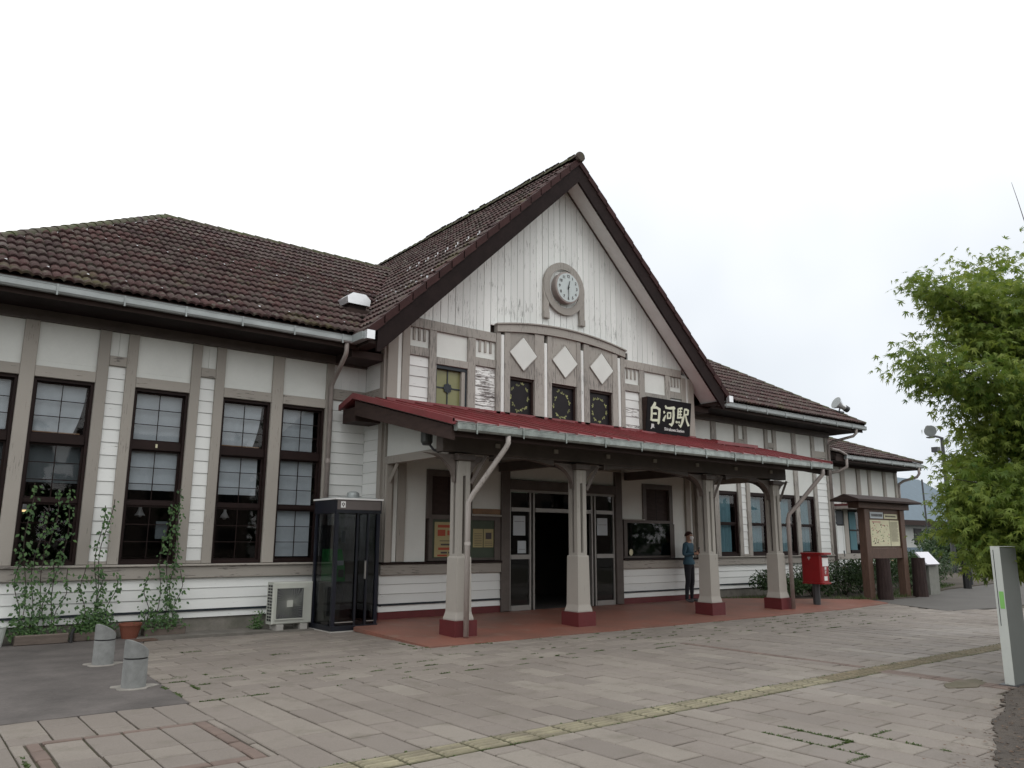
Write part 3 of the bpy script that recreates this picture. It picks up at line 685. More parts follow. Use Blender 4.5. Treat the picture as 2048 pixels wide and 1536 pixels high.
# side returns of the hall between wing plane and hall plane
def side_return(par, x, sgn):
    # plane facing sgn (x direction)
    def bx(name, mat, y0, y1, z0, z1, t0=0.0, t1=0.04):
        xa, xb = sorted((x-sgn*t1, x+sgn*t0)); return B(name, mat, par, xa, xb, y0, y1, z0, z1)
    z = 1.10
    bx('backing_board', 'dark_brown', 13.0, 13.8, 0.1, 4.9, -0.03, 0.06)
    while z < 4.1: bx('siding_board', 'white_board', 13.03, 13.79, z+0.003, z+0.203, random.random()*0.003, 0.03); z += 0.206
    bx('wall_panel', 'white_board', 13.03, 13.79, 4.33, 4.95); bx('timber_rail', 'taupe_h', 13.03, 13.79, 4.12, 4.33, 0.03)
    bx('timber_rail', 'taupe_h', 13.03, 13.79, 0.87, 1.09, 0.04)
    for q in range(3): bx('siding_board', 'white_board', 13.03, 13.79, 0.368+q*0.168, 0.368+(q+1)*0.168-0.005, 0.002, 0.03)
    bx('siding_board', 'white_board', 13.03, 13.79, 0.23, 0.335, 0.002)
    bx('timber_post', 'taupe', 13.0, 13.14, 1.1, 5.4, 0.05)
side_return(wall_h, 7.12, -1); side_return(wall_h2, 16.10, 1)

# ---- hall front, lower zone under the porch (z up to 4.1)
for (par, X) in ((wall_h, lambda a, b: (a, b)), (wall_h2, lambda a, b: mirror((a, b)))):
    mir = par is wall_h2
    a, b = X(7.12, 9.86)
    backing(par, a, b, HY, 0.2, 3.1)
    boards_h(par, a, b, 0.365, 0.87, 0.168, HY); B('drip_strip', 'leading', par, a, b, HY-0.03, HY+0.03, 0.335, 0.363); boards_h(par, a, b, 0.222, 0.335, 0.12, HY)
    rail(par, a, b, HY, 0.87, 1.06, 0.05); B('sill_cap', 'sash', par, a, b, HY-0.09, HY+0.03, 1.062, 1.10, bev=0.006)
    for p, q in ((7.12, 7.34), (7.43, 7.60)): p, q = X(p, q); post(par, p, q, HY, 1.10, 5.62)
    p, q = X(7.34, 7.43); B('white_batten', 'plaster', par, p, q, HY-0.035, HY+0.03, 1.10, 5.62, bev=0.01)
    p, q = X(7.60, 8.07); panel(par, p, q, HY, 1.10, 4.12)
    p, q = X(9.14, 9.86); panel(par, p, q, HY, 1.98, 4.12)
    p, q = X(8.07, 9.14); panel(par, p, q, HY, 2.84, 4.12)
    # small window above the case
    p, q = X(8.07, 9.14)
    w = B('window', 'beam', ST, p, p+0.13, HY-0.03, HY+0.08, 1.90, 2.84, bev=0.006)
    B('frame', 'beam', w, q-0.13, q, HY-0.03, HY+0.08, 1.90, 2.84, bev=0.006); B('frame', 'beam', w, p+0.13, q-0.13, HY-0.03, HY+0.08, 2.72, 2.84, bev=0.006)
    B('frame', 'beam', w, p+0.13, q-0.13, HY-0.03, HY+0.08, 1.90, 1.98, bev=0.006)
    B('pane', 'glass_dark', w, p+0.13, q-0.13, HY+0.05, HY+0.053, 1.98, 2.72)
    B('glazing_bar', 'sash', w, (p+q)/2-0.012, (p+q)/2+0.012, HY+0.03, HY+0.049, 1.98, 2.72)
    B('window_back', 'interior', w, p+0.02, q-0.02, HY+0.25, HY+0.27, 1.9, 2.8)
# display cases on both sides of the door
caseL = B('notice_case', 'beam', ST, 8.14, 9.74, HY-0.02, HY+0.04, 1.11, 1.16, bev=0.004)
for b_ in ((8.14, 8.22, 1.16, 1.89), (9.70, 9.84, 1.11, 1.89), (8.14, 9.84, 1.89, 1.97)): B('case_frame', 'beam', caseL, b_[0], b_[1], HY-0.035, HY+0.04, b_[2]+0.001, b_[3])
B('case_back', 'board_green', caseL, 8.22, 9.70, HY-0.005, HY+0.03, 1.16, 1.89)
B('case_top_ledge', 'taupe_pale', caseL, 9.14, 9.84, HY-0.08, HY+0.0, 1.972, 2.0); B('case_header', 'sash_ochre', caseL, 9.16, 9.84, HY-0.03, HY+0.0, 2.01, 2.12)
caseR = B('notice_case', 'beam', ST, 13.40, 15.09, HY-0.03, HY+0.04, 1.11, 1.16, bev=0.004)
for b_ in ((13.40, 13.50, 1.16, 1.91), (14.99, 15.14, 1.10, 1.90), (13.40, 14.99, 1.91, 1.97)): B('case_frame', 'beam', caseR, b_[0], b_[1], HY-0.06, HY+0.04, b_[2]+0.001, b_[3])
B('case_back', 'board_green', caseR, 13.50, 14.99, HY-0.005, HY+0.03, 1.16, 1.91)
B('pane', 'glass_dark', caseR, 13.50, 14.99, HY-0.045, HY-0.042, 1.16, 1.91); B('case_top_ledge', 'taupe_pale', caseR, 13.38, 14.08, HY-0.09, HY+0.0, 1.975, 2.0)

# door surround, plaster over the door and frames
dw = B('door_surround', 'beam', ST, 9.86, 10.08, HY-0.06, HY+0.1, 0.10, 3.05, bev=0.01)
B('jamb', 'beam', dw, 13.14, 13.36, HY-0.06, HY+0.1, 0.10, 3.05, bev=0.01); B('head_beam', 'beam', dw, 10.08, 13.14, HY-0.07, HY+0.1, 2.54, 2.74, bev=0.01)
B('over_door_panel', 'plaster', dw, 10.08, 13.14, HY-0.0, HY+0.03, 2.745, 4.12)
B('upper_rail', 'taupe', dw, 9.86, 13.36, HY-0.05, HY+0.04, 3.06, 3.20)
ed = B('entrance_door', 'alu', ST, 10.08, 13.14, HY-0.02, HY+0.06, 2.49, 2.54)
for x in (10.08, 10.62, 10.72, 12.40, 12.50, 13.08): B('mullion', 'alu', ed, x, x+0.04, HY-0.02, HY+0.06, 0.10, 2.489)
for (a, b) in ((10.135, 10.62), (10.775, 12.40), (12.555, 13.08)): B('transom', 'alu', ed, a, b, HY-0.025, HY+0.06, 2.09, 2.17)
for (a, b) in ((10.135, 10.62), (12.555, 13.08)):
    B('mid_rail', 'alu', ed, a, b, HY-0.02, HY+0.05, 1.12, 1.21); B('kick_rail', 'alu', ed, a, b, HY-0.02, HY+0.05, 0.10, 0.20)
    B('pane', 'glass_dark', ed, a, b, HY+0.01, HY+0.013, 1.21, 2.09); B('pane', 'glass_dark', ed, a, b, HY+0.01, HY+0.013, 0.20, 1.12)
for (a, b) in ((10.135, 10.62), (10.775, 12.40), (12.555, 13.08)): B('pane', 'glass_dark', ed, a, b, HY+0.01, HY+0.013, 2.17, 2.49)
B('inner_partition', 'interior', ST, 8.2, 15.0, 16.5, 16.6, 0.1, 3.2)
lt = MB(); lt.tube([(11.2, 14.6, 2.62), (12.2, 14.6, 2.62)], 0.018, 6); tag(lt.build('ceiling_lamp', 'tube'), 'lit fluorescent tube on the ceiling inside the entrance', 'lamp')

# ---- hall front, upper zone
G = B('gable_front', 'taupe_worn', ST, 7.60, 9.68, HY-0.055, HY+0.03, 5.60, 5.80, bev=0.008)
B('timber_rail', 'taupe_worn', G, 13.54, 15.62, HY-0.055, HY+0.03, 5.60, 5.80, bev=0.008)
for (a, b) in ((7.60, 8.05), (9.16, 9.68), (13.54, 14.06), (15.18, 15.62)): backing(G, a, b, HY, 4.0, 5.6)
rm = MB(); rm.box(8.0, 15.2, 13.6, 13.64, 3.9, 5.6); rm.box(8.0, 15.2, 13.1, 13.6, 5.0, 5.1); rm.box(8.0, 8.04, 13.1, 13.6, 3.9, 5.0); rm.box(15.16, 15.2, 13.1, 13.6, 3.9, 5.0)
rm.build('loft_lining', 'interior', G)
def tooth(x0, x1):
    h = 0.36; m = x1-x0; zt, zb = 5.598, 5.22
    B('wall_panel', 'plaster', G, x0+0.002, x1-0.002, HY-0.004, HY+0.03, zb, zt)
    for q in range(3):
        cx = x0+m*(0.235+0.265*q); B('panel_slot', 'taupe_worn', G, cx-0.026, cx+0.026, HY-0.03, HY-0.005, zt-0.25, zt-0.002)
for (x0, x1) in ((7.60, 8.04), (9.16, 9.68), (13.54, 14.06), (15.18, 15.62)):
    tooth(x0, x1); B('timber_rail', 'taupe_worn', G, x0, x1, HY-0.045, HY+0.03, 5.04, 5.218, bev=0.006)
    boards_h(G, x0, x1, 4.02, 5.036, 0.203, HY, peel=0.0 if x0 < 9 or x0 > 15 else (1.0 if x0 < 10 else 0.3))
for (x0, x1) in ((8.04, 8.21), (8.97, 9.16), (14.06, 14.25), (15.02, 15.18)): B('timber_post', 'taupe_worn', G, x0, x1, HY-0.055, HY+0.03, 4.0, 5.598, bev=0.008)
for k, (x0, x1) in enumerate(((8.21, 8.97), (14.25, 15.02))):
    B('wall_panel', 'plaster', G, x0, x1, HY-0.004, HY+0.03, 5.08, 5.598); B('timber_rail', 'taupe_worn', G, x0, x1, HY-0.05, HY+0.03, 4.93, 5.078, bev=0.006)
    w = B('window', 'leading', ST, x0, x0+0.035, HY-0.01, HY+0.12, 4.05, 4.928)
    for b_ in ((x1-0.035, x1, 4.05, 4.928), (x0+0.035, x1-0.035, 4.86, 4.928), (x0+0.035, x1-0.035, 4.05, 4.14)): B('frame', 'leading', w, b_[0], b_[1], HY-0.01, HY+0.12, b_[2], b_[3])
    B('side_strip', 'taupe_worn', w, x1-0.12, x1-0.036, HY+0.0, HY+0.1, 4.14, 4.86)  # recessed taupe strip right of the panes
    mx = (x0+x1-0.09)/2; mz = 4.49
    for (a, b, c, d) in ((x0+0.035, mx-0.012, 4.14, mz-0.012), (mx+0.012, x1-0.121, 4.14, mz-0.012), (x0+0.035, mx-0.012, mz+0.012, 4.86), (mx+0.012, x1-0.121, mz+0.012, 4.86)):
        B('pane', 'yellow_glass', w, a, b, HY+0.07, HY+0.075, c, d)
    cr_ = MB(); cr_.box(mx-0.012, mx+0.012, HY+0.055, HY+0.08, 4.14, 4.86); cr_.box(x0+0.035, mx-0.0125, HY+0.055, HY+0.08, mz-0.012, mz+0.012); cr_.box(mx+0.0125, x1-0.121, HY+0.055, HY+0.08, mz-0.012, mz+0.012); cr_.build('glazing_bars', 'leading', w)
    fl = MB()
    for q in range(8):
        a = q*math.pi/4; fl.lathe((mx+0.07*math.cos(a), HY+0.04, mz+0.07*math.sin(a)), [(0.033, 0), (0.033, 0.014)], 8, 'y')
    fl.lathe((mx, HY+0.038, mz), [(0.045, 0), (0.045, 0.016)], 10, 'y'); fl.build('flower_ornament', 'leading', w)
rg0 = random.Random(5)
# central arch frame
def archz(x, base, rise): t = (x-CX)/1.93; return base+rise*(1-t*t)
ar = MB(); n = 24; v = []; f = []
for i in range(n+1):
    x = 9.68+3.86*i/n; z0 = archz(x, 5.83, 0.17); z1 = archz(x, 5.985, 0.20)
    for y in (HY-0.10, HY+0.03): v += [(x, y, z0), (x, y, z1)]
for i in range(n):
    a = i*4; b = a+4; f += [(a, b, b+1, a+1), (a+2, a+3, b+3, b+2), (a+1, b+1, b+3, a+3), (a, a+2, b+2, b)]
f += [(0, 1, 3, 2), (n*4, n*4+2, n*4+3, n*4+1)]
ar.add(v, f).build('arch_beam', 'taupe_worn', G)
ar2 = MB(); v = []; f = []
for i in range(n+1):
    x = 9.66+3.90*i/n; z0 = archz(x, 5.987, 0.20); z1 = z0+0.03
    for y in (HY-0.13, HY+0.03): v += [(x, y, z0), (x, y, z1)]
for i in range(n):
    a = i*4; b = a+4; f += [(a, b, b+1, a+1), (a+2, a+3, b+3, b+2), (a+1, b+1, b+3, a+3), (a, a+2, b+2, b)]
f += [(0, 1, 3, 2), (n*4, n*4+2, n*4+3, n*4+1)]
ar2.add(v, f).build('arch_cap', 'taupe_worn', G)
# infill behind diamonds
for (x0, x1) in ((9.68, 9.80), (9.90, 10.05), (10.73, 11.00), (11.10, 11.22), (11.97, 12.10), (12.20, 12.37), (13.12, 13.30), (13.40, 13.54)):
    B('timber_post', 'taupe_worn', G, x0, x1, HY-0.07, HY+0.03, 4.0, archz((x0+x1)/2, 5.825, 0.165)-0.004, bev=0.008)
for xc in (9.85, 11.05, 12.15, 13.35): B('white_batten', 'white_gable', G, xc-0.048, xc+0.048, HY-0.062, HY+0.03, 4.0, 5.80, bev=0.015)
for k, (x0, x1) in enumerate(((10.05, 10.73), (11.22, 11.97), (12.37, 13.12))):
    B('diamond_frame', 'taupe_worn', G, x0, x1, HY-0.052, HY+0.03, 4.925, min(archz(x0, 5.87, 0.17), archz(x1, 5.87, 0.17))); mx = (x0+x1)/2+0.02
    dm = MB(); dm.prism([(mx, 5.09), (mx+0.375, 5.455), (mx, 5.83), (mx-0.375, 5.455)], 'y', HY-0.0725, HY-0.02); dm.build('diamond_panel', 'plaster', G)
    rim = MB(); P4 = [(mx, 5.075), (mx+0.39, 5.455), (mx, 5.845), (mx-0.39, 5.455)]
    for q in range(4):
        p, r_ = P4[q], P4[(q+1) % 4]; rim.tube([(p[0], HY-0.073, p[1]), (r_[0], HY-0.073, r_[1])], 0.010, 5)
    rim.build('diamond_moulding', 'taupe_worn', G)
    w = B('window', 'stain_dark', ST, x0, x1, HY+0.045, HY+0.05, 4.02, 4.92)
    for b_ in ((x0, x0+0.03, 4.02, 4.92), (x1-0.03, x1, 4.02, 4.92), (x0+0.03, x1-0.03, 4.02, 4.09), (x0+0.03, x1-0.03, 4.87, 4.92)): B('frame', 'dark_brown', w, b_[0], b_[1], HY-0.01, HY+0.044, b_[2], b_[3])
    lf = MB(); mz = 4.50
    for q in range(10):
        a = 2*math.pi*q/10+0.2*k; rx, rz = 0.20+rg0.uniform(-.03, .03), 0.27+rg0.uniform(-.05, .05); cx, cz = mx-0.02+rx*math.cos(a), mz+rz*math.sin(a)
        for s in range(3):
            b = a+(s-1)*1.1+random.gauss(0, 0.2); L_ = 0.07; ex, ez = cx+L_*math.cos(b), cz+L_*math.sin(b); px, pz_ = -math.sin(b)*0.019, math.cos(b)*0.019
            hx, hz = (cx+ex)/2, (cz+ez)/2
            lf.add([(cx, HY+0.041, cz), (hx+px, HY+0.041, hz+pz_), (ex, HY+0.041, ez), (hx-px, HY+0.041, hz-pz_)], [(0, 1, 2, 3)])
    lf.build('leaf_pattern', 'stain_leaf', w, fix=False)
# gable boards
GS = 0.955; RZ = 10.17
def wall_top(x): return RZ-0.36-GS*abs(x-CX)
x = 7.40; i = 0
bk = MB(); bk.prism([(7.35, 5.6), (15.87, 5.6), (CX, RZ-0.4)], 'y', HY+0.062, HY+0.08); bk.build('gable_backing', 'dark_brown', G)
while x < 15.80:
    x1 = min(x+0.1795, 15.82)
    zb = 5.802
    if 9.60 < (x+x1)/2 < 13.62: zb = archz((x+x1)/2, 6.02, 0.20)-0.03
    za, zb2 = wall_top(x+0.005), wall_top(x1-0.005)
    if min(za, zb2) > zb+0.02:
        dy = random.random()*0.004; a, b = x+random.uniform(.003, .009), x1-random.uniform(.003, .007); c = 0.004
        pts = [(a, zb), (b, zb), (b, zb2), (CX, wall_top(CX)), (a, za)] if a < CX < b else [(a, zb), (b, zb), (b, zb2), (a, za)]
        mb = MB(); mb.prism(pts, 'y', HY-0.008-dy, HY+0.03); mb.build('gable_board', 'white_gable', G)
    x += 0.18
for (xs) in ((7.14, 7.60), (15.62, 16.08)):
    B('corner_panel', 'plaster', G, xs[0], xs[1], HY+0.0, HY+0.03, 5.625, 5.70)
# ---- small triangular wall ends under the verge (behind)
# ================================================================== ROOFS
TW, TE = 0.27, 0.37
SL = 0.64; th = math.atan(SL); CV, SV = math.cos(th), math.sin(th)
RY, EY, EZ = 18.45, 12.90, 5.20
RIDGE_Z = EZ+SL*(RY-EY)
XL, XR = -0.40, 24.57
XA = 4.20
def zw(y): return EZ+SL*(y-EY) if y < RY else EZ+SL*(2*RY-EY-y)
def zg(x): return RZ-0.04-GS*abs(x-CX)
def tile_mesh_data():
    # local: x across (0..TW), y upslope (0..TE+0.05), z normal
    hw = TW/2; prof = [(0.0, 0.0)]+[(q*hw+hw*f_, 0.038*(math.sin(math.pi*f_)**0.75)) for q in (0, 1) for f_ in (0.1, 0.28, 0.5, 0.72, 0.9, 1.0)]
    v = []; f = []; n = len(prof)
    Lg = TE+0.05
    for (px, h) in prof: v.append((px, 0, h+0.040))
    for (px, h) in prof: v.append((px, Lg, h*0.9))
    for (px, h) in prof: v.append((px, 0.004, h+0.002))
    for i in range(n-1):
        f.append((i, i+1, n+i+1, n+i)); f.append((2*n+i, 2*n+i+1, i+1, i))
    return v, f
TV, TF = tile_mesh_data()
tile_variants = []
for q in range(12):
    me = bpy.data.meshes.new('roof_tile'); me.from_pydata(TV, [], TF); at = me.attributes.new('var', 'FLOAT', 'FACE'); at.data.foreach_set('value', [q/11]*len(TF))
    me.materials.append(M['tile']); me.polygons.foreach_set('use_smooth', [i % 2 == 0 for i in range(len(TF))]); tile_variants.append(me)
tiles = []     # (matrix, roofkey)
def lay_tiles(O, U, V, nu, nv, inside, key):
    U = Vector(U).normalized(); V = Vector(V).normalized(); Nn = U.cross(V)
    for j in range(nv):
        for i in range(nu):
            p = Vector(O)+U*(i*TW)+V*(j*TE)+Nn*0.005
            c = p+U*(TW/2)+V*(TE/2)
            if not inside(c): continue
            jit = random.gauss(0, 0.018); ji2 = random.gauss(0, 0.014); p = p+V*random.gauss(0, 0.009)
            mt = Matrix((U, V, Nn)).transposed().to_4x4(); mt.translation = p+Nn*random.uniform(0, 0.006)
            mt = mt @ Matrix.Rotation(jit, 4, 'Z') @ Matrix.Rotation(ji2, 4, 'Y')
            tiles.append((mt, key))
def in_wing_front(c):
    d = c.y-EY
    if c.x < XL+d*(XA-XL)/(RY-EY)+0.02 or c.x > XR-d+0.05: return False
    return zg(c.x) < zw(c.y)+0.06 or not (XG0 < c.x < XG1)
XG0, XG1 = 6.3, 16.92
# decking slabs (closed thin solids) for wings
def slab(pts, t): 
    n = len(pts); v = [tuple(p) for p in pts]+[(p[0], p[1], p[2]-t) for p in pts]
    f = [tuple(range(n)), tuple(range(2*n-1, n-1, -1))]+[(i, i+n, (i+1) % n+n, (i+1) % n) for i in range(n)]
    return MB().add(v, f)
D5 = RY-EY
P_fl, P_fr, P_rl, P_rr = (XL, EY, EZ), (XR, EY, EZ), (XA, RY, RIDGE_Z), (XR-D5, RY, RIDGE_Z)
P_bl, P_br = (XL, 2*RY-EY, EZ), (XR, 2*RY-EY, EZ)
vx = CX-(RZ-0.04-RIDGE_Z)/GS
rf = slab([P_fl, (6.45, EY, EZ), (vx, RY, RIDGE_Z), P_rl], 0.07).build('roof', 'dark_brown', ST)
slab([(2*CX-6.45, EY, EZ), P_fr, P_rr, (2*CX-vx, RY, RIDGE_Z)], 0.07).build('roof_deck', 'dark_brown', rf)
slab([P_bl, P_rl, P_rr, P_br], 0.07).build('roof_deck', 'dark_brown', rf); slab([P_fl, P_rl, P_bl], 0.07).build('roof_deck', 'tile', rf); slab([P_fr, P_br, P_rr], 0.07).build('roof_deck', 'tile', rf)
lay_tiles((XL+0.0, EY-0.05, EZ+0.0), (1, 0, 0), (0, CV, SV), 97, 18, in_wing_front, 'w')
# gable roof
gth = math.atan(GS); GC, GSn = math.cos(gth), math.sin(gth)
VY = 12.40; EX0, EX1 = 6.40, 2*CX-6.40
gz0 = zg(EX0)
for (ex, s) in ((EX0, 1), (EX1, -1)):
    slab([(ex, VY, gz0), (CX, VY, RZ-0.04), (CX, 24.5, RZ-0.04), (ex, 24.5, gz0)], 0.10).build('roof_deck', 'dark_brown', rf)
nvg = int((CX-EX0)/GC/TE)+1
def in_gl(c): return c.x < CX-0.02 and (zg(c.x) > zw(c.y)-0.08 or c.y < EY) 
def in_gr(c): return c.x > CX+0.02 and (zg(c.x) > zw(c.y)-0.08 or c.y < EY)
lay_tiles((EX0-0.05, 24.2, gz0-0.03), (0, -1, 0), (GC, 0, GSn), 44, nvg, lambda c: in_gl(c) and c.y > VY+0.1, 'g')
lay_tiles((EX1+0.05, VY+0.0, gz0-0.03), (0, 1, 0), (-GC, 0, GSn), 24, nvg, in_gr, 'h')
def tile_px(t):
    c = t[0] @ Vector((TW/2, TE/2, 0)); p = proj(c)
    if p is None or not (-5 < p[0] < 2053 and 0 < p[1] < 1536): return 1e9
    nrm = (t[0].to_3x3() @ Vector((0, 0, 1))); vd = (CAM-c); return -(nrm.dot(vd.normalized()))/(vd.length**2)
tiles.sort(key=tile_px)
stuff_t = MB()
for i, (mt, key) in enumerate(tiles):
    if i < 298:
        o = bpy.data.objects.new('roof_tile', random.choice(tile_variants)); COL.objects.link(o); o.parent = rf
        m2 = mt.copy(); WPOS[o.name] = mt.translation.copy(); m2.translation = mt.translation-WPOS[rf.name]; o.matrix_basis = m2
    else: stuff_t.add([mt @ Vector(v) for v in TV], TF, var=random.randint(0, 11)/11)
so = stuff_t.build('far_roof_tiles', 'tile', rf, kind='stuff', fix=False)
# hips, ridges
def ridge_caps(p0, p1, par, r=0.105, step=0.30, mat='ridge', name='ridge_tile'):
    p0, p1 = Vector(p0), Vector(p1); d = p1-p0; n = max(1, int(d.length/step)); u = d.normalized(); st = d/n
    side = u.cross(Vector((0, 0, 1))).normalized(); upv = side.cross(u)
    for i in range(n):
        a = p0+st*i-u*0.02; b = p0+st*(i+1)+u*0.03; v = []; m = 8
        for (q, rr) in ((a, r*1.12), (b, r*0.9)):
            for k in range(m+1):
                an = math.pi*k/m; v.append(q+side*math.cos(an)*rr+upv*(math.sin(an)*rr*0.9-0.02))
        f = [(k, k+1, m+2+k, m+1+k) for k in range(m)]+[tuple(range(m, -1, -1)), tuple(range(m+1, 2*m+2))]
        MB().add(v, f).build(name, mat, par, fix=False, smooth=False)
e = Vector((0, 0, 0.04))
ridge_caps(Vector(P_fl)+e, Vector(P_rl)+e, rf); ridge_caps(Vector(P_fr)+e, Vector(P_rr)+e, rf)
ridge_caps(Vector(P_rl)+e, (vx+0.1, RY, RIDGE_Z+0.04), rf); ridge_caps((2*CX-vx-0.1, RY, RIDGE_Z+0.04), Vector(P_rr)+e, rf)
ridge_caps((CX, VY-0.06, RZ+0.04), (CX, 24.4, RZ+0.04), rf, r=0.12)
MB().lathe((CX, VY-0.10, RZ+0.045), [(0.11, 0), (0.125, 0.03), (0.12, 0.08)], 14, 'y').build('ridge_end_cap', 'ridge', rf)
# valleys (metal)
for s in (1, -1):
    xa = 6.42; pa = Vector((CX-s*(CX-xa), EY+(zg(xa)-EZ)/SL if zg(xa) > EZ else EY, max(zg(xa), EZ)+0.03)); pb = Vector((CX-s*(CX-vx), RY, RIDGE_Z+0.02))
    MB().tube([pa, pb], 0.035, 6).build('valley_flashing', 'ridge', rf)
# verge tiles along the gable edges, barge boards, soffits
for s in (-1, 1):
    k = 0; n = 18; dxm = 5.18
    for i in range(n):
        a = dxm*i/n; b = dxm*(i+1)/n+0.02
        za, zb = RZ+0.03-GS*a, RZ+0.03-GS*b
        lift = 0.03
        v = []
        for y in (VY-0.03, VY+0.14):
            v += [(CX+s*a, y, za), (CX+s*b, y, zb+lift), (CX+s*b, y, zb-0.155+lift*0.5), (CX+s*a, y, za-0.17)]
        MB().add(v, [(0, 1, 2, 3), (4, 7, 6, 5), (0, 4, 5, 1), (1, 5, 6, 2), (2, 6, 7, 3), (3, 7, 4, 0)]).build('verge_tile', 'verge', rf)
    top, bot = RZ-0.14, RZ-0.555
    pts = [(CX, top), (CX+s*5.02, top-GS*5.02), (CX+s*5.02, bot-GS*5.0), (CX+s*4.96, bot-GS*5.0), (CX, bot)]
    MB().prism(pts, 'y', VY+0.0, VY+0.06).build('barge_board', 'barge', rf)
    zs = RZ-0.36
    MB().add([(CX, VY+0.06, zs), (CX+s*4.95, VY+0.06, zs-GS*4.95), (CX+s*4.95, HY+0.1, zs-GS*4.95), (CX, HY+0.1, zs),
              (CX, VY+0.06, zs-0.03), (CX+s*4.95, VY+0.06, zs-0.03-GS*4.95), (CX+s*4.95, HY+0.1, zs-0.03-GS*4.95), (CX, HY+0.1, zs-0.03)],
             [(0,1,2,3),(7,6,5,4),(0,4,5,1),(1,5,6,2),(2,6,7,3),(3,7,4,0)]).build('verge_soffit', 'soffit', rf)
    # moulding where soffit meets wall
    MB().tube([(CX+s*0.02, HY-0.03, zs-0.06), (CX+s*4.4, HY-0.03, zs-0.06-GS*4.38)], 0.022, 6).build('verge_moulding', 'beam', rf)
    # closing of eave bottom
    xa, xb = sorted((CX+s*4.48, CX+s*5.0))
    pass
    xa, xb = sorted((CX+s*4.9, CX+s*5.16)); B('eave_fascia', 'dark_brown', rf, xa, xb, VY+0.065, 13.75, 4.98, 5.04)
# eave soffit and frieze of the wings
for (a, b) in ((-0.6, 6.5), (16.72, 24.47)):
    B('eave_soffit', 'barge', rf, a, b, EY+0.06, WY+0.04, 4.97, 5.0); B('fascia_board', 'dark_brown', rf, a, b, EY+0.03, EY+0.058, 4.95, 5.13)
for (a, b) in ((-0.6, 7.1), (16.12, 23.82)):
    B('frieze_board', 'beam', rf, a, b, WY-0.07, WY+0.04, 4.802, 4.968)
B('frieze_board', 'dark_brown', rf, 6.42, 7.08, HY+0.05, WY-0.08, 4.83, 4.968); B('frieze_board', 'dark_brown', rf, 16.14, 16.8, HY+0.05, WY-0.08, 4.83, 4.968)
B('side_eave_soffit', 'barge', rf, 23.75, 24.5, WY+0.05, 23.5, 4.97, 5.0); B('side_eave_soffit', 'barge', rf, -0.6, -0.53, WY+0.05, 23.5, 4.97, 5.0)
# snow guards
sg = MB(); k = 0
def guard(p, u, nrm):
    B_ = MB(); u = Vector(u); c = Vector(p)
    B_.box(c.x-0.016, c.x+0.016, c.y-0.01, c.y+0.01, c.z-0.03, c.z+0.036); return B_
X_ = 0.9
while X_ < 22.5:
    for (xx, y) in ((X_, 15.36), (X_+0.27, 15.68), (X_, 13.20)):
        if in_wing_front(Vector((xx, y, zw(y)))) and (y > 14 or int(xx*10) % 1 == 0) and abs(xx-CX) > 3.2:
            guard((xx, y, zw(y)+0.085), (1, 0, 0), None).build('snow_guard', 'silver', rf)
    X_ += 0.54
for i in range(8):
    for (x_, off) in ((7.74, 0), (7.98, 0.2), (9.02, 0.1), (9.2, 0.3)):
        y = 12.62+0.41*i+off
        if zg(x_) > zw(y): guard((x_, y, zg(x_)+0.10), (0, 1, 0), None).build('snow_guard', 'silver', rf)

# ---- gutters
def gutter(x0, x1, y, z, par, mat='galv', step=0.91, w=0.12, h=0.115):
    g = MB(); v = []; f = []; prof = [(0, h), (0.004, 0.02), (0.03, 0.0), (w-0.02, 0.0), (w, 0.03), (w, h)]
    prof = [(w-p, q) for p, q in prof]
    for x in (x0, x1): v += [(x, y+w-(w-p) if False else y+p, z+q) for p, q in prof]
    n = len(prof); f = [(i, i+1, n+i+1, n+i) for i in range(n-1)]+[tuple(range(n)), tuple(range(2*n-1, n-1, -1))]
    o = g.add(v, f).build('gutter', mat, par, fix=True)
    MB().tube([(x0, y+0.002, z+h), (x1, y+0.002, z+h)], 0.009, 6).build('gutter_bead', mat, o)
    MB().tube([(x0, y+0.05, z+h+0.03), (x1, y+0.05, z+h+0.03)], 0.006, 5).build('eave_trim', mat, o)
    x = x0+0.35
    while x < x1:
        B('gutter_bracket', mat, o, x-0.012, x+0.012, y-0.012, y-0.003, z-0.03, z+h+0.02); x += step
    return o
gutter(-0.62, 6.33, 12.80, 5.02, ST); gutter(16.9, 24.5, 12.80, 5.02, ST)
# return gutters beside the gable verge
for s in (-1, 1):
    xc = CX+s*5.25
    g = B('return_gutter', 'galv', ST, xc-0.07, xc+0.07, VY+0.02, 12.96, 5.03, 5.17)
    B('gutter_end_box', 'silver', g, xc-0.075+0.05*-s, xc+0.085+0.05*-s, VY-0.08, VY+0.018, 5.03, 5.19)
def pipe(name, pts, r, mat, par, joints=(), smooth=True):
    o = MB().tube(pts, r, 12).build(name, mat, par, smooth=True)
    for (p, q) in joints: MB().tube([p, q], r*1.18, 12).build('pipe_socket', mat, o)
    return o
pipe('downpipe', [(6.22, 12.87, 5.02), (6.22, 12.87, 4.88), (6.22, 12.9, 4.80), (6.30, 13.35, 4.58), (6.345, 13.62, 4.45), (6.345, 13.70, 4.35), (6.345, 13.70, 0.25)], 0.042, 'pipe', ST, [((6.345, 13.70, 2.9), (6.345, 13.70, 2.98))])
pipe('downpipe', [(23.95, 12.87, 5.02), (23.95, 12.87, 4.9), (23.9, 12.95, 4.80), (23.72, 13.6, 4.66), (23.70, 13.71, 4.56), (23.70, 13.71, 0.1)], 0.045, 'pipe', ST)

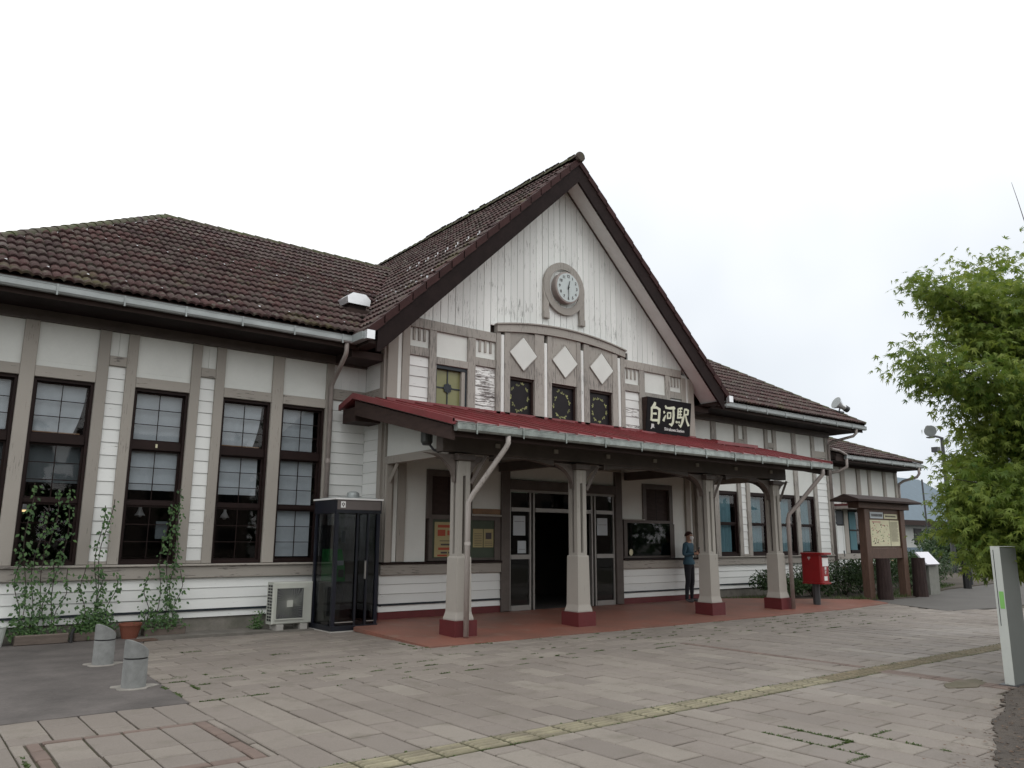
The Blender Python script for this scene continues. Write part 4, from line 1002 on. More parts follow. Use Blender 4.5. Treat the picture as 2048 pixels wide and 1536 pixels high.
# ================================================================== PORCH
PZ0 = 4.10; PX0, PX1, PYF = 6.52, 16.92, 9.80; PS = 0.255
def pzz(y): return PZ0-PS*(13.02-y)
pr = slab([(PX0, PYF, pzz(PYF)-0.03), (PX1, PYF, pzz(PYF)-0.03), (PX1, 13.0, PZ0-0.03), (PX0, 13.0, PZ0-0.03)], 0.05).build('porch_roof', 'beam', ST)
x = PX0-0.02; n = 25; w = (PX1-PX0+0.04)/n
for i in range(n):
    a = PX0-0.02+i*w; b = a+w
    dz = random.gauss(0, 0.003)
    v = []
    ys = [PYF-0.04, 10.6, 11.4, 12.2, 12.985]
    for q, y in enumerate(ys): v += [(a+0.012, y, pzz(y)-0.005+dz), (b-0.012, y, pzz(y)-0.005+dz)]
    f = [(2*q, 2*q+1, 2*q+3, 2*q+2) for q in range(4)]
    v += [(a+0.012, PYF-0.04, pzz(PYF)-0.075), (b-0.012, PYF-0.04, pzz(PYF)-0.075)]; f.append((10, 11, 1, 0))
    MB().add(v, f).build('metal_sheet', 'red_roof', pr, fix=False)
for i in range(n+1):
    a = PX0-0.02+i*w
    v = []
    for y in (PYF-0.06, 12.985):
        z = pzz(y)-0.02; v += [(a-0.020, y, z), (a-0.016, y, z+0.050), (a+0.016, y, z+0.050), (a+0.020, y, z)]
    MB().add(v, [(0,1,2,3),(7,6,5,4),(0,4,5,1),(1,5,6,2),(2,6,7,3)]).build('batten_seam', 'red_roof', pr)
# verge trims and boards
for (xa, xb) in ((PX0-0.05, PX0+0.0), (PX1-0.0, PX1+0.05)):
    v = []
    for x in (xa, xb):
        for (y, a, b) in ((PYF-0.06, 0.045, -0.06), (13.05, 0.045, -0.06), (13.62, -0.11, -0.21)): v += [(x, y, pzz(min(y, 13.05))+a if y < 13.2 else PZ0+a), (x, y, pzz(min(y, 13.05))+b if y < 13.2 else PZ0+b)]
    f = [(0,1,3,2),(2,3,5,4),(6,8,9,7),(8,10,11,9),(0,2,8,6),(2,4,10,8),(1,7,9,3),(3,9,11,5),(0,6,7,1),(4,5,11,10)]
    MB().add(v, f).build('verge_trim', 'red_roof', pr)
for s, xa in ((-1, PX0+0.002), (1, PX1-0.062)):
    MB().prism([(PYF+0.02, pzz(PYF)-0.09), (13.05, PZ0-0.09), (13.05, PZ0-0.36), (PYF+0.02, pzz(PYF)-0.30)], 'x', xa, xa+0.06).build('porch_barge_board', 'dark_brown', pr)
    xb = xa+0.02
# back slope stubs at both ends of the porch beside the hall
for (a, b) in ((PX0, 7.10), (16.12, PX1)):
    slab([(a, 13.02, PZ0-0.01), (b, 13.02, PZ0-0.01), (b, 13.62, PZ0-0.14), (a, 13.62, PZ0-0.14)], 0.05).build('porch_back_sheet', 'red_roof', pr)
    B('porch_end_box', 'dark_brown', pr, a+0.03, b, 13.06, 13.58, PZ0-0.46, PZ0-0.20)
# ridge flashing where porch meets the hall wall
B('wall_flashing', 'red_roof', pr, 7.12, 16.10, 12.93, 12.995, PZ0-0.03, PZ0+0.035)
# gutter of the porch
gp = gutter(6.55, 16.90, 9.70, 3.11, ST, 'galv_porch', 0.91, 0.115, 0.12)
# porch ceiling and rafters
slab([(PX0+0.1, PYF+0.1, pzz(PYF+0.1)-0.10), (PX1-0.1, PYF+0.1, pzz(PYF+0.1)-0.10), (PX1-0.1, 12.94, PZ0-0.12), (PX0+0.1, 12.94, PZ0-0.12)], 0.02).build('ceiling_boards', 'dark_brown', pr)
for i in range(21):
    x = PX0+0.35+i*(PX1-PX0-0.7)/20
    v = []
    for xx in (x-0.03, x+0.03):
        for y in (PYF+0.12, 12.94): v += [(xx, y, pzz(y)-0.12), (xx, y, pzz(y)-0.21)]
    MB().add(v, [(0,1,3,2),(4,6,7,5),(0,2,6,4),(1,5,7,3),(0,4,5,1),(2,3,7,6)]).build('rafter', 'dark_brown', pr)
B('fascia_board', 'dark_brown', pr, PX0+0.06, PX1-0.06, PYF+0.05, PYF+0.09, pzz(PYF)-0.24, pzz(PYF)-0.10)
# pillars
PC = [7.27, 9.84, 13.50, 15.88]; PYc = 10.66
def pillar(cx, front):
    z0 = pz(cx, PYc)
    p = MB(); p.box(cx-0.208, cx+0.208, PYc-0.22, PYc+0.22, z0-0.03, z0+0.235)
    o = p.build('pillar', 'red_plinth', ST)
    # tapered lower shaft with flared foot
    s = MB(); n = 4; v = []; f = []
    lv = [(0.170, z0+0.235), (0.170, z0+0.255), (0.148, z0+0.34), (0.144, z0+0.36), (0.134, 1.22), (0.129, 1.24), (0.114, 1.245)]
    for (h, z) in lv: v += [(cx-h, PYc-h*1.05, z), (cx+h, PYc-h*1.05, z), (cx+h, PYc+h*1.05, z), (cx-h, PYc+h*1.05, z)]
    for q in range(len(lv)-1):
        for k in range(4): f.append((q*4+k, q*4+(k+1) % 4, q*4+4+(k+1) % 4, q*4+4+k))
    f += [(3, 2, 1, 0), (len(lv)*4-4, len(lv)*4-3, len(lv)*4-2, len(lv)*4-1)]
    s.add(v, f).build('lower_shaft', 'taupe_pale', o)
    # upper shaft: four corner posts joined with recessed faces (the dark grooves)
    h = 0.114; g = 0.03
    for sx in (-1, 1):
        for sy in (-1, 1):
            xa, xb = sorted((cx+sx*g, cx+sx*h)); ya, yb = sorted((PYc+sy*g, PYc+sy*h))
            B('shaft_post', 'taupe_pale', o, xa, xb, ya, yb, 1.245, 2.76)
    B('shaft_core', 'beam', o, cx-h+0.05, cx+h-0.05, PYc-h+0.05, PYc+h-0.05, 1.246, 2.75)
    for (zz0, zz1) in ((1.245, 1.29), (2.52, 2.76)):
        B('shaft_block', 'taupe_pale', o, cx-g, cx+g, PYc-h+0.004, PYc+h-0.004, zz0, zz1); B('shaft_block', 'taupe_pale', o, cx-h+0.004, cx-g-0.001, PYc-g, PYc+g, zz0, zz1); B('shaft_block', 'taupe_pale', o, cx+g+0.001, cx+h-0.004, PYc-g, PYc+g, zz0, zz1)
    B('capital', 'beam', o, cx-0.17, cx+0.17, PYc-0.17, PYc+0.17, 2.765, 2.86, bev=0.01)
    # curved braces in both directions
    def brace(axis, sg, col='haunch'):
        pts = []; m = 8; L_, H_ = 0.56, 0.44
        for k in range(m+1):
            t = k/m*math.pi/2; pts.append((0.14+L_*(1-math.cos(t)), 2.42+H_*math.sin(t)))
        poly = [(a, z) for a, z in pts]+[(0.14, 2.42+H_)]
        if axis == 'x': poly = [(cx+sg*a, z) for a, z in poly]; MB().prism(poly, 'y', PYc-0.05, PYc+0.05).build('brace', col, o)
        else: poly = [(PYc+sg*a, z) for a, z in poly]; MB().prism(poly, 'x', cx-0.05, cx+0.05).build('brace', col, o)
    brace('y', 1)
    return o, brace
for i, cx in enumerate(PC):
    o, br = pillar(cx, True)
    if i > 0: br('x', -1)
    if i < 3: br('x', 1)
    if i in (0, 3): br('x', 1 if i == 3 else -1)
    MB().tube([(cx+0.14, PYc-0.10, 2.40), (cx+0.42, PYc-0.12, 2.86)], 0.035, 4).build('diagonal_strut', 'haunch', o)
pb = B('porch_beam', 'beam', ST, 6.85, 16.35, PYc-0.09, PYc+0.09, 2.90, 3.17, bev=0.01)
# slightly arched under-beams
for i in range(3):
    a, b = PC[i]+0.62, PC[i+1]-0.62; m = 12; pts = [(a, 2.90), (a, 2.82)]+[(a+(b-a)*k/m, 2.80+0.075*math.sin(math.pi*k/m)) for k in range(m+1)]+[(b, 2.82), (b, 2.90)]
    pts = [(a, 2.898)]+[(a+(b-a)*k/m, 2.80+0.075*math.sin(math.pi*k/m)) for k in range(m+1)]+[(b, 2.898)]
    MB().prism(pts, 'y', PYc-0.07, PYc+0.07).build('arched_under_beam', 'beam', pb)
for cx in (PC[1], PC[2]):
    B('cross_beam', 'beam', pb, cx-0.07, cx+0.07, PYc+0.095, HY-0.06, 2.88, 3.06)
for k in range(7):
    xx = 7.9+k*1.3; B('bolt_plate', 'taupe_pale', pb, xx, xx+0.09, PYc-0.115, PYc-0.092, 3.02, 3.09)
# end spandrels
for cx in (7.20, 16.02):
    sp = B('spandrel_beam', 'taupe', ST, cx-0.07, cx+0.07, PYc+0.16, HY-0.06, 2.87, 3.01, bev=0.006)
    MB().prism([(PYc+0.1, 3.012), (HY-0.06, 3.012), (HY-0.06, PZ0-0.15), (PYc+0.1, pzz(PYc+0.1)-0.14)], 'x', cx-0.03, cx+0.03).build('spandrel_panel', 'plaster', sp)
    B('spandrel_post', 'taupe', sp, cx-0.06, cx+0.06, HY-0.13, HY-0.062, 1.1, 2.868)
    MB().tube([(cx, HY-0.12, 2.55), (cx, HY-0.42, 2.88)], 0.04, 4).build('spandrel_brace', 'taupe', sp)
# porch downpipes
pipe('downpipe', [(7.55, 9.76, 3.12), (7.55, 9.76, 3.0), (7.53, 9.80, 2.92), (7.24, 10.25, 2.22), (7.20, 10.33, 2.08), (7.20, 10.34, 0.05)], 0.042, 'pipe_worn', ST, [((7.20, 10.34, 1.42), (7.20, 10.34, 1.47))])
pipe('downpipe', [(16.55, 9.76, 3.12), (16.56, 9.76, 3.0), (16.52, 9.82, 2.92), (16.15, 10.2, 2.30), (16.00, 10.33, 2.10), (15.98, 10.35, 1.98), (16.0, 10.36, 0.05)], 0.045, 'pipe', ST, [((15.98, 10.35, 1.9), (15.98, 10.35, 1.96))])
# loose red snow bar on the right of the porch roof
sb = B('snow_stop_bar', 'red_roof', ST, 14.9, 16.45, 11.35, 11.41, pzz(11.4)+0.03, pzz(11.4)+0.10)
for x in (15.1, 15.7, 16.3): B('bar_foot', 'red_roof', sb, x, x+0.04, 11.33, 11.43, pzz(11.33)-0.0, pzz(11.4)+0.029)
for x in (12.9, 13.6): B('bar_foot', 'red_roof', sb, x, x+0.5, 12.5, 12.56, pzz(12.5)+0.0, pzz(12.5)+0.06)

# ================================================================== ANNEX (lower building to the right)
AN = thing('station_annex', 'lower white annex with its own tiled roof behind the wooden map board', 'annex', (28.2, 17, 0))
AY = 15.0
aw = B('wall', 'grey_concrete', AN, 24.4, 30.6, AY+0.02, AY+0.12, 0, 0.22)
B('side_wall', 'white_board', AN, 30.5, 30.6, AY+0.121, 21.0, 0, 4.3); B('backing_board', 'dark_brown', AN, 24.4, 30.5, AY+0.035, AY+0.1, 0.22, 4.25)
for (a, b) in ((24.4, 24.6), (26.52, 26.78), (27.62, 27.85), (28.42, 28.62), (29.52, 29.72), (30.42, 30.6)): post(aw, a, b, AY, 1.1, 4.12)
for (a, b) in ((26.78, 27.62), (27.85, 28.42), (28.62, 29.52), (29.72, 30.42)): panel(aw, a, b, AY, 3.1, 4.12)
rail(aw, 26.78, 30.42, AY, 2.9, 3.098); rail(aw, 24.6, 30.42, AY, 0.9, 1.098)
boards_h(aw, 24.6, 26.1, 1.1, 4.12, 0.21, AY); boards_h(aw, 28.62, 30.42, 1.1, 2.9, 0.21, AY); boards_h(aw, 24.6, 30.42, 0.22, 0.9, 0.2, AY)
panel(aw, 26.1, 26.52, AY, 2.6, 4.12)
dr = B('door', 'white_board', AN, 26.05, 26.40, AY-0.03, AY+0.03, 0.15, 2.05); B('door_leaf', 'white_board', dr, 26.42, 26.80, AY-0.03, AY+0.03, 0.15, 2.05)
B('door_transom', 'leading', dr, 26.05, 26.80, AY-0.02, AY+0.03, 2.09, 2.56); B('handle', 'leading', dr, 26.36, 26.39, AY-0.06, AY-0.031, 1.0, 1.2)
cn = B('door_canopy', 'red_plinth', AN, 25.9, 27.9, AY-0.65, AY-0.02, 2.72, 2.79); B('canopy_trim', 'pipe', cn, 25.9, 27.9, AY-0.66, AY-0.03, 2.62, 2.715)
w = B('window', 'sash', AN, 26.9, 27.62, AY-0.04, AY+0.03, 1.12, 1.22); B('pane', 'curtain_teal', w, 26.92, 27.35, AY-0.01, AY+0.03, 1.221, 2.55); B('pane', 'glass_dark', w, 27.36, 27.60, AY-0.01, AY+0.02, 1.221, 2.55)
B('meeting_rail', 'sash', w, 26.9, 27.62, AY-0.03, AY-0.012, 1.88, 1.93)
w = B('window', 'sash', AN, 27.9, 28.6, AY-0.04, AY+0.03, 1.12, 1.22); B('pane', 'glass_dark', w, 27.92, 28.58, AY-0.01, AY+0.02, 1.221, 2.88)
# roof of the annex
AE, AZ, AS = 14.15, 4.42, 0.42; AX0, AX1 = 24.9, 31.0; AR = 17.9
ard = slab([(AX0, AE, AZ), (AX1, AE, AZ), (AX1-(AR-AE), AR, AZ+AS*(AR-AE)), (AX0, AR, AZ+AS*(AR-AE))], 0.07).build('roof', 'dark_brown', AN)
slab([(AX1, AE, AZ), (AX1, 2*AR-AE, AZ), (AX1-(AR-AE), AR, AZ+AS*(AR-AE))], 0.07).build('roof_deck', 'tile', ard)
t0 = len(tiles); tiles_a = []; _sv = tiles; tiles = tiles_a
at_ = math.atan(AS)
lay_tiles((AX0, AE-0.04, AZ), (1, 0, 0), (0, math.cos(at_), math.sin(at_)), 23, 11, lambda c: c.x < AX1-(c.y-AE)+0.05, 'a')
tm = MB()
for mt, k in tiles_a: tm.add([mt @ Vector(v) for v in TV], TF, var=random.randint(0, 11)/11)
tm.build('roof_tiles', 'tile', ard, kind='stuff', fix=False)
ridge_caps((AX1, AE, AZ+0.05), (AX1-(AR-AE), AR, AZ+AS*(AR-AE)+0.05), ard); ridge_caps((AX0, AR, AZ+AS*(AR-AE)+0.05), (AX1-(AR-AE), AR, AZ+AS*(AR-AE)+0.05), ard)
gutter(25.4, 30.95, 14.05, 4.26, AN); B('eave_soffit', 'barge', ard, AX0, AX1-0.05, AE+0.05, AY+0.1, 4.2, 4.24); B('fascia_board', 'dark_brown', ard, AX0, AX1-0.03, AE+0.02, AE+0.049, 4.18, 4.36)
B('frieze_board', 'dark_brown', ard, 24.4, 30.62, AY-0.06, AY+0.04, 4.122, 4.20)
k = 0
for q in range(9): MB().box(26.0+q*0.5, 26.05+q*0.5, 15.2, 15.23, AZ+AS*1.05+0.03, AZ+AS*1.05+0.08).build('snow_guard', 'silver', ard)
pipe('downpipe', [(30.6, 14.1, 4.27), (30.62, 14.1, 4.05), (30.62, 14.2, 3.92), (30.58, 14.7, 3.80), (30.66, 14.92, 3.7), (30.66, 14.95, 3.5), (30.66, 14.95, 0.1)], 0.05, 'pipe', AN)
pipe('downpipe', [(25.45, 14.1, 4.27), (25.45, 14.1, 4.0), (25.3, 14.3, 3.85), (24.95, 14.9, 3.75)], 0.05, 'pipe', AN)
pipe('overflow_pipe', [(23.9, 13.72, 4.45), (24.2, 13.9, 4.5), (25.0, 14.1, 4.52), (25.5, 14.1, 4.40)], 0.045, 'pipe', AN)

# ================================================================== THINGS ON AND AROUND THE STATION
# clock
ck = thing('wall_clock', 'round white clock in a taupe wooden ring high on the gable', 'clock', (CX, HY-0.1, 7.17))
def ring(mb, c, r0, r1, y0, y1, n=48):
    v = []
    for k in range(n):
        a = 2*math.pi*k/n; ca, sa = math.cos(a), math.sin(a)
        v += [(c[0]+r0*ca, y0, c[1]+r0*sa), (c[0]+r1*ca, y0, c[1]+r1*sa), (c[0]+r1*ca, y1, c[1]+r1*sa), (c[0]+r0*ca, y1, c[1]+r0*sa)]
    f = []
    for k in range(n):
        a = k*4; b = ((k+1) % n)*4
        for q in range(4): f.append((a+q, a+(q+1) % 4, b+(q+1) % 4, b+q))
    return mb.add(v, f)
CZ = 7.17
ring(MB(), (CX, CZ), 0.455, 0.62, HY-0.085, HY-0.012).build('ring_frame', 'taupe_worn', ck)
ring(MB(), (CX, CZ), 0.44, 0.454, HY-0.05, HY-0.014).build('inner_bead', 'white_gable', ck)
for s in (-1, 1):
    xa, xb = sorted((CX+s*0.465, CX+s*0.625))
    B('ring_leg', 'taupe_worn', ck, xa, xb, HY-0.075, HY-0.013, 6.53, 7.14, bev=0.006); B('leg_block', 'taupe_worn', ck, xa, xb, HY-0.095, HY-0.013, 6.38, 6.527, bev=0.006)
MB().lathe((CX, HY-0.20, CZ), [(0.33, 0), (0.37, 0.01), (0.375, 0.04), (0.36, 0.18)], 40, 'y').build('clock_case', 'pipe', ck, smooth=False)
MB().lathe((CX, HY-0.196-0.006, CZ), [(0.335, 0), (0.335, 0.005)], 40, 'y').build('clock_face', 'clock_grey', ck)
for h in range(1, 13):
    a = math.pi/2-2*math.pi*h/12
    text_mesh('numeral', str(h), 0.095, 'print_dark', ck, (CX+0.262*math.cos(a), HY-0.209, CZ+0.262*math.sin(a)), (1, 0, 0), (0, 0, 1), 0.001, 0.002)
def hand(name, ang, l, wd, y):
    d = Vector((math.cos(ang), 0, math.sin(ang))); n_ = Vector((-d.z, 0, d.x)); c = Vector((CX, y, CZ))
    v = [c-d*0.05+n_*wd, c-d*0.05-n_*wd, c+d*l-n_*wd*0.5, c+d*l+n_*wd*0.5]; v += [p+Vector((0, 0.003, 0)) for p in v]
    MB().add(v, [(0,1,2,3),(7,6,5,4),(0,4,5,1),(1,5,6,2),(2,6,7,3),(3,7,4,0)]).build(name, 'black', ck)
hand('hour_hand', math.pi/2-2*math.pi*12.5/12, 0.17, 0.014, HY-0.215); hand('minute_hand', -math.pi/2, 0.25, 0.010, HY-0.221)
MB().lathe((CX, HY-0.226, CZ), [(0.02, 0), (0.02, 0.01)], 12, 'y').build('hand_hub', 'black', ck)

# station name board
SN = thing('station_name_board', 'black board with white brush characters above the red porch roof', 'sign', (14.95, 12.8, 4.05))
lean = 0.10
def S(u, v, off=0.0):   # u,v in 0..1 on the tilted front face
    return Vector((14.13+1.62*u, 12.86-lean*v-off, 4.03+0.90*v))
bw = MB(); v = [S(0, 0), S(1, 0), S(1, 1), S(0, 1)]; v += [Vector((p.x, 12.975, p.z)) for p in v]
bw.add(v, [(0,1,2,3),(7,6,5,4),(0,4,5,1),(1,5,6,2),(2,6,7,3),(3,7,4,0)]).build('board_body', 'sign_black', SN)
sfb = MB(); p0 = [(14.125, 12.87, 4.03), (14.125, 12.77, 4.93), (14.125, 12.98, 4.93), (14.125, 12.98, 4.03)]
sfb.add(p0+[(14.118, p[1], p[2]) for p in p0], [(0,1,2,3),(7,6,5,4),(0,4,5,1),(1,5,6,2),(2,6,7,3),(3,7,4,0)]).build('board_side', 'dark_brown', SN)
def stroke(mb, pts):
    # pts: (u, v, halfwidth) along a brush stroke
    P = [(S(a, b, 0.006), w) for a, b, w in pts]; v = []
    n = len(P)
    for i in range(n):
        d = (P[min(i+1, n-1)][0]-P[max(i-1, 0)][0]); nx = Vector((-d.z, 0, d.x)).normalized()*1.12 if d.length > 0 else Vector((1, 0, 0))
        v += [P[i][0]+nx*P[i][1], P[i][0]-nx*P[i][1]]
    m = len(v); v += [p+Vector((0, 0.008, 0)) for p in v]
    f = [(2*i, 2*i+1, 2*i+3, 2*i+2) for i in range(n-1)]+[(m+2*i, m+2*i+2, m+2*i+3, m+2*i+1) for i in range(n-1)]
    f += [(2*i, 2*i+2, m+2*i+2, m+2*i) for i in range(n-1)]+[(2*i+1, m+2*i+1, m+2*i+3, 2*i+3) for i in range(n-1)]+[(0, m, m+1, 1), (m-2, m-1, 2*m-1, 2*m-2)]
    mb.add(v, f)
W_ = 0.036
def char(name, strokes):
    mb = MB()
    for s in strokes: stroke(mb, s)
    mb.build(name, 'cream_paint', SN, fix=True)
# 白
char('brush_character', [[(.165, .88, .030), (.16, .82, .040), (.10, .72, .016)], [(.085, .73, .022), (.10, .70, .030), (.105, .50, .030), (.10, .37, .028)],
     [(.10, .715, .022), (.20, .74, .028), (.27, .70, .042), (.27, .50, .036), (.265, .34, .034), (.255, .30, .02)], [(.13, .565, .018), (.21, .575, .026)], [(.11, .385, .024), (.25, .40, .028)]])
# 河
char('brush_character', [[(.395, .83, .018), (.42, .77, .036)], [(.365, .67, .018), (.39, .62, .032)], [(.37, .40, .034), (.385, .47, .028), (.42, .57, .014)],
     [(.41, .765, .018), (.50, .775, .028), (.60, .80, .036), (.625, .785, .020)], [(.585, .78, .028), (.595, .60, .034), (.59, .40, .034), (.555, .32, .034), (.50, .345, .012)],
     [(.455, .64, .016), (.46, .52, .022), (.46, .47, .016)], [(.455, .645, .014), (.53, .65, .024), (.53, .55, .022), (.525, .50, .016)], [(.465, .495, .014), (.525, .505, .016)]])
# 駅
char('brush_character', [[(.69, .80, .016), (.70, .72, .026), (.695, .56, .024), (.69, .52, .016)], [(.70, .80, .014), (.79, .825, .024)], [(.745, .81, .014), (.75, .56, .018)], [(.70, .72, .012), (.785, .735, .016)], [(.70, .64, .012), (.785, .65, .016)],
     [(.695, .545, .018), (.80, .575, .026), (.80, .42, .028), (.765, .31, .030), (.72, .36, .010)], [(.66, .40, .026), (.675, .45, .016)], [(.70, .40, .018), (.71, .45, .012)], [(.735, .40, .016), (.745, .45, .012)],
     [(.835, .80, .020), (.89, .81, .024), (.93, .79, .032), (.925, .66, .024)], [(.845, .665, .014), (.92, .67, .018)], [(.845, .80, .018), (.84, .62, .022), (.82, .46, .018), (.80, .38, .008)], [(.87, .66, .016), (.91, .48, .026), (.95, .38, .036), (.975, .375, .012)]])
uy = (S(0, 1)-S(0, 0)).normalized()
text_mesh('lettering', 'Shirakawa Station', 0.105, 'white', SN, S(.63, .19, 0.006), (1, 0, 0), uy, 0.002, 0.0015)
text_mesh('operator_mark', 'JR', 0.125, 'white', SN, S(.14, .23, 0.006), (1, 0, 0), uy, 0.002, 0.006)

# roof vent, floodlights
rv = thing('roof_vent', 'silver hooded vent standing on the left roof beside the gable valley', 'vent', (6.98, 14.2, 6.0))
zr = zw(14.2)
B('vent_base', 'barge', rv, 6.80, 7.16, 14.02, 14.38, zr-0.2, zr+0.17)
MB().prism([(6.74, zr+0.13), (7.22, zr+0.13), (7.24, zr+0.26), (7.12, zr+0.36), (6.84, zr+0.36), (6.72, zr+0.26)], 'y', 13.97, 14.43).build('vent_hood', 'silver', rv)
B('vent_foot', 'dark_brown', rv, 6.72, 7.24, 13.95, 14.45, zr-0.22, zr+0.02)
MB().tube([(7.45, 13.9, zw(13.9)+0.07), (7.15, 13.3, zw(13.3)+0.06), (6.75, 12.9, zw(12.9)+0.09)], 0.025, 6).build('vent_cable', 'pipe', rv)
def floodlight(name, label, p, d, s, group=None, base=True):
    t = thing(name, label, 'floodlight', p); p = Vector(p); d = Vector(d).normalized()
    q = p+Vector((0, 0, 0.30*s)); u = d.orthogonal().normalized()
    n = 18
    side = d.cross(Vector((0, 0, 1))).normalized(); upv = side.cross(d)
    def disc(mb, rows, nn=18):
        v = []; f = []
        for (r, h) in rows:
            for k in range(nn): a = 2*math.pi*k/nn; v.append(q+d*h+side*(r*math.cos(a))+upv*(r*math.sin(a)))
        for i in range(len(rows)-1):
            for k in range(nn): f.append((i*nn+k, i*nn+(k+1) % nn, (i+1)*nn+(k+1) % nn, (i+1)*nn+k))
        f.append(tuple(range(nn))); f.append(tuple((len(rows)-1)*nn+k for k in range(nn-1, -1, -1)))
        return mb.add(v, f)
    disc(MB(), [(0.10*s, -0.30*s), (0.11*s, -0.12*s), (0.14*s, -0.05*s), (0.24*s, 0.12*s), (0.25*s, 0.14*s)]).build('reflector', 'silver', t, smooth=False)
    disc(MB(), [(0.235*s, 0.141*s), (0.235*s, 0.148*s)]).build('lens', 'galv', t)
    disc(MB(), [(0.105*s, -0.46*s), (0.12*s, -0.45*s), (0.12*s, -0.29*s), (0.105*s, -0.285*s)], 12).build('housing', 'dark_metal', t)
    MB().tube([q-d*0.1*s, p+Vector((0, 0, 0.06*s)), p], 0.03*s, 6).build('bracket', 'dark_metal', t)
    B('foot_plate', 'dark_metal', t, p.x-0.14*s, p.x+0.14*s, p.y-0.12*s, p.y+0.12*s, p.z-0.04, p.z+0.012)
    return t
floodlight('floodlight', 'round floodlight standing on the right end of the station roof', (23.98, 13.40, zw(13.40)+0.12), (-0.80, 0.30, 0.40), 0.85)
fp = thing('floodlight_pole', 'dark pole carrying a floodlight beyond the annex roof', 'pole', (41.9, 18, 0))
MB().tube([(41.9, 18, 0), (41.9, 18, 6.75)], [0.13, 0.085], 10).build('pole', 'dark_metal', fp); MB().tube([(41.9, 18, 6.72), (41.25, 17.9, 6.72), (40.2, 17.8, 6.68)], 0.06, 8).build('arm', 'dark_metal', fp); MB().tube([(41.9, 18, 5.95), (40.7, 17.85, 6.0)], 0.05, 6).build('arm_stay', 'dark_metal', fp)
B('junction_box', 'dark_metal', fp, 40.6, 40.95, 17.7, 18.0, 5.9, 6.15)
floodlight('floodlight', 'large round floodlight on top of the pole left of the maple', (40.2, 17.8, 6.6), (-0.8, -0.5, -0.35), 1.15)

# bollards
def bollard(x, y, label, first=None):
    if first: 
        c = copy_tree(first, (x-WPOS[first.name].x, y-WPOS[first.name].y, 0)); c['label'] = label; return c
    t = thing('bollard', label, 'bollard', (x, y, 0), 'bollards at the edge of the asphalt path')
    n = 28; r = 0.118; v = []; f = []
    for z, rr in ((0.0, r), (0.288, r)):
        for k in range(n): a = 2*math.pi*k/n; v.append((x+rr*math.cos(a), y+rr*math.sin(a), z))
    f = [(k, (k+1) % n, n+(k+1) % n, n+k) for k in range(n)]+[tuple(range(n-1, -1, -1)), tuple(range(n, 2*n))]
    MB().add(v, f).build('lower_drum', 'bollard', t)
    MB().lathe((x, y, 0.289), [(r-0.006, 0), (r-0.006, 0.014)], n).build('black_band', 'black', t)
    v = []
    dx, dy = 0.80, -0.6
    for k in range(n): a = 2*math.pi*k/n; v.append((x+r*math.cos(a), y+r*math.sin(a), 0.304))
    for (rr, dz) in ((r, 0), (r-0.008, 0.008)):
        for k in range(n):
            a = 2*math.pi*k/n; c, s = math.cos(a), math.sin(a); v.append((x+rr*c, y+rr*s, 0.41-0.62*rr*(c*0.88+s*0.47)+dz))
    f = [(k, (k+1) % n, n+(k+1) % n, n+k) for k in range(n)]+[(n+k, n+(k+1) % n, 2*n+(k+1) % n, 2*n+k) for k in range(n)]+[tuple(range(n-1, -1, -1)), tuple(range(2*n, 3*n))]
    MB().add(v, f).build('slanted_cap', 'bollard', t)
    pts = []
    for k in range(16): a = 2*math.pi*k/16; rr = 0.21+0.03*math.sin(a*3+1)+0.02*math.cos(a*5); pts.append((x+rr*math.cos(a), y+rr*0.9*math.sin(a)))
    MB().prism(pts, 'z', 0.004, 0.013).build('mortar_collar', 'collar', t)
    return t
b1 = bollard(2.20, 9.10, 'nearer of the two grey slant-topped bollards, beside the paving'); bollard(2.27, 10.93, 'farther grey slant-topped bollard, close to the planters', b1)

# telephone booth
bt = thing('telephone_booth', 'dark navy glass telephone booth with white roof rim at the station corner', 'phone booth', (6.35, 12.8, 0))
bx0, bx1, by0, by1 = 5.94, 6.78, 12.40, 13.22
B('base', 'booth_black', bt, bx0-0.01, bx1+0.01, by0-0.01, by1+0.01, 0.02, 0.10); B('floor_slab', 'mortar', bt, bx0-0.03, bx1+0.03, by0-0.05, by1, -0.02, 0.019)
for (a, b) in ((bx0, bx0+0.06), (bx1-0.06, bx1)):
    for (c, d) in ((by0, by0+0.06), (by1-0.06, by1)): B('corner_post', 'navy', bt, a, b, c, d, 0.10, 1.94)
B('header', 'navy', bt, bx0-0.012, bx1+0.012, by0-0.012, by1+0.012, 1.942, 2.165); B('header_panel', 'booth_head', bt, bx0+0.01, bx1-0.012, by0-0.024, by0-0.0125, 2.0, 2.165)
B('header_band', 'booth_black', bt, bx0, bx1, by0-0.018, by0-0.0125, 1.945, 1.998)
B('roof_rim', 'white', bt, bx0-0.035, bx1+0.035, by0-0.04, by1+0.04, 2.167, 2.195); B('roof_cap', 'galv', bt, bx0+0.05, bx1-0.05, by0+0.05, by1-0.05, 2.196, 2.215)
MB().lathe((6.40, 12.72, 2.216), [(0.11, 0), (0.11, 0.05), (0.10, 0.09), (0.06, 0.115), (0.0001, 0.12)], 16).build('vent_cap', 'galv', bt)
lg = MB(); lg.box(bx0+0.07, bx0+0.155, by0-0.028, by0-0.0245, 2.03, 2.135); lg.build('logo_plate', 'white', bt)
ring(MB(), (bx0+0.112, 2.088), 0.014, 0.027, by0-0.0305, by0-0.0285, 20).build('logo_ring', 'print_dark', bt); B('logo_stem', 'print_dark', bt, bx0+0.103, bx0+0.121, by0-0.0305, by0-0.0285, 2.045, 2.058)
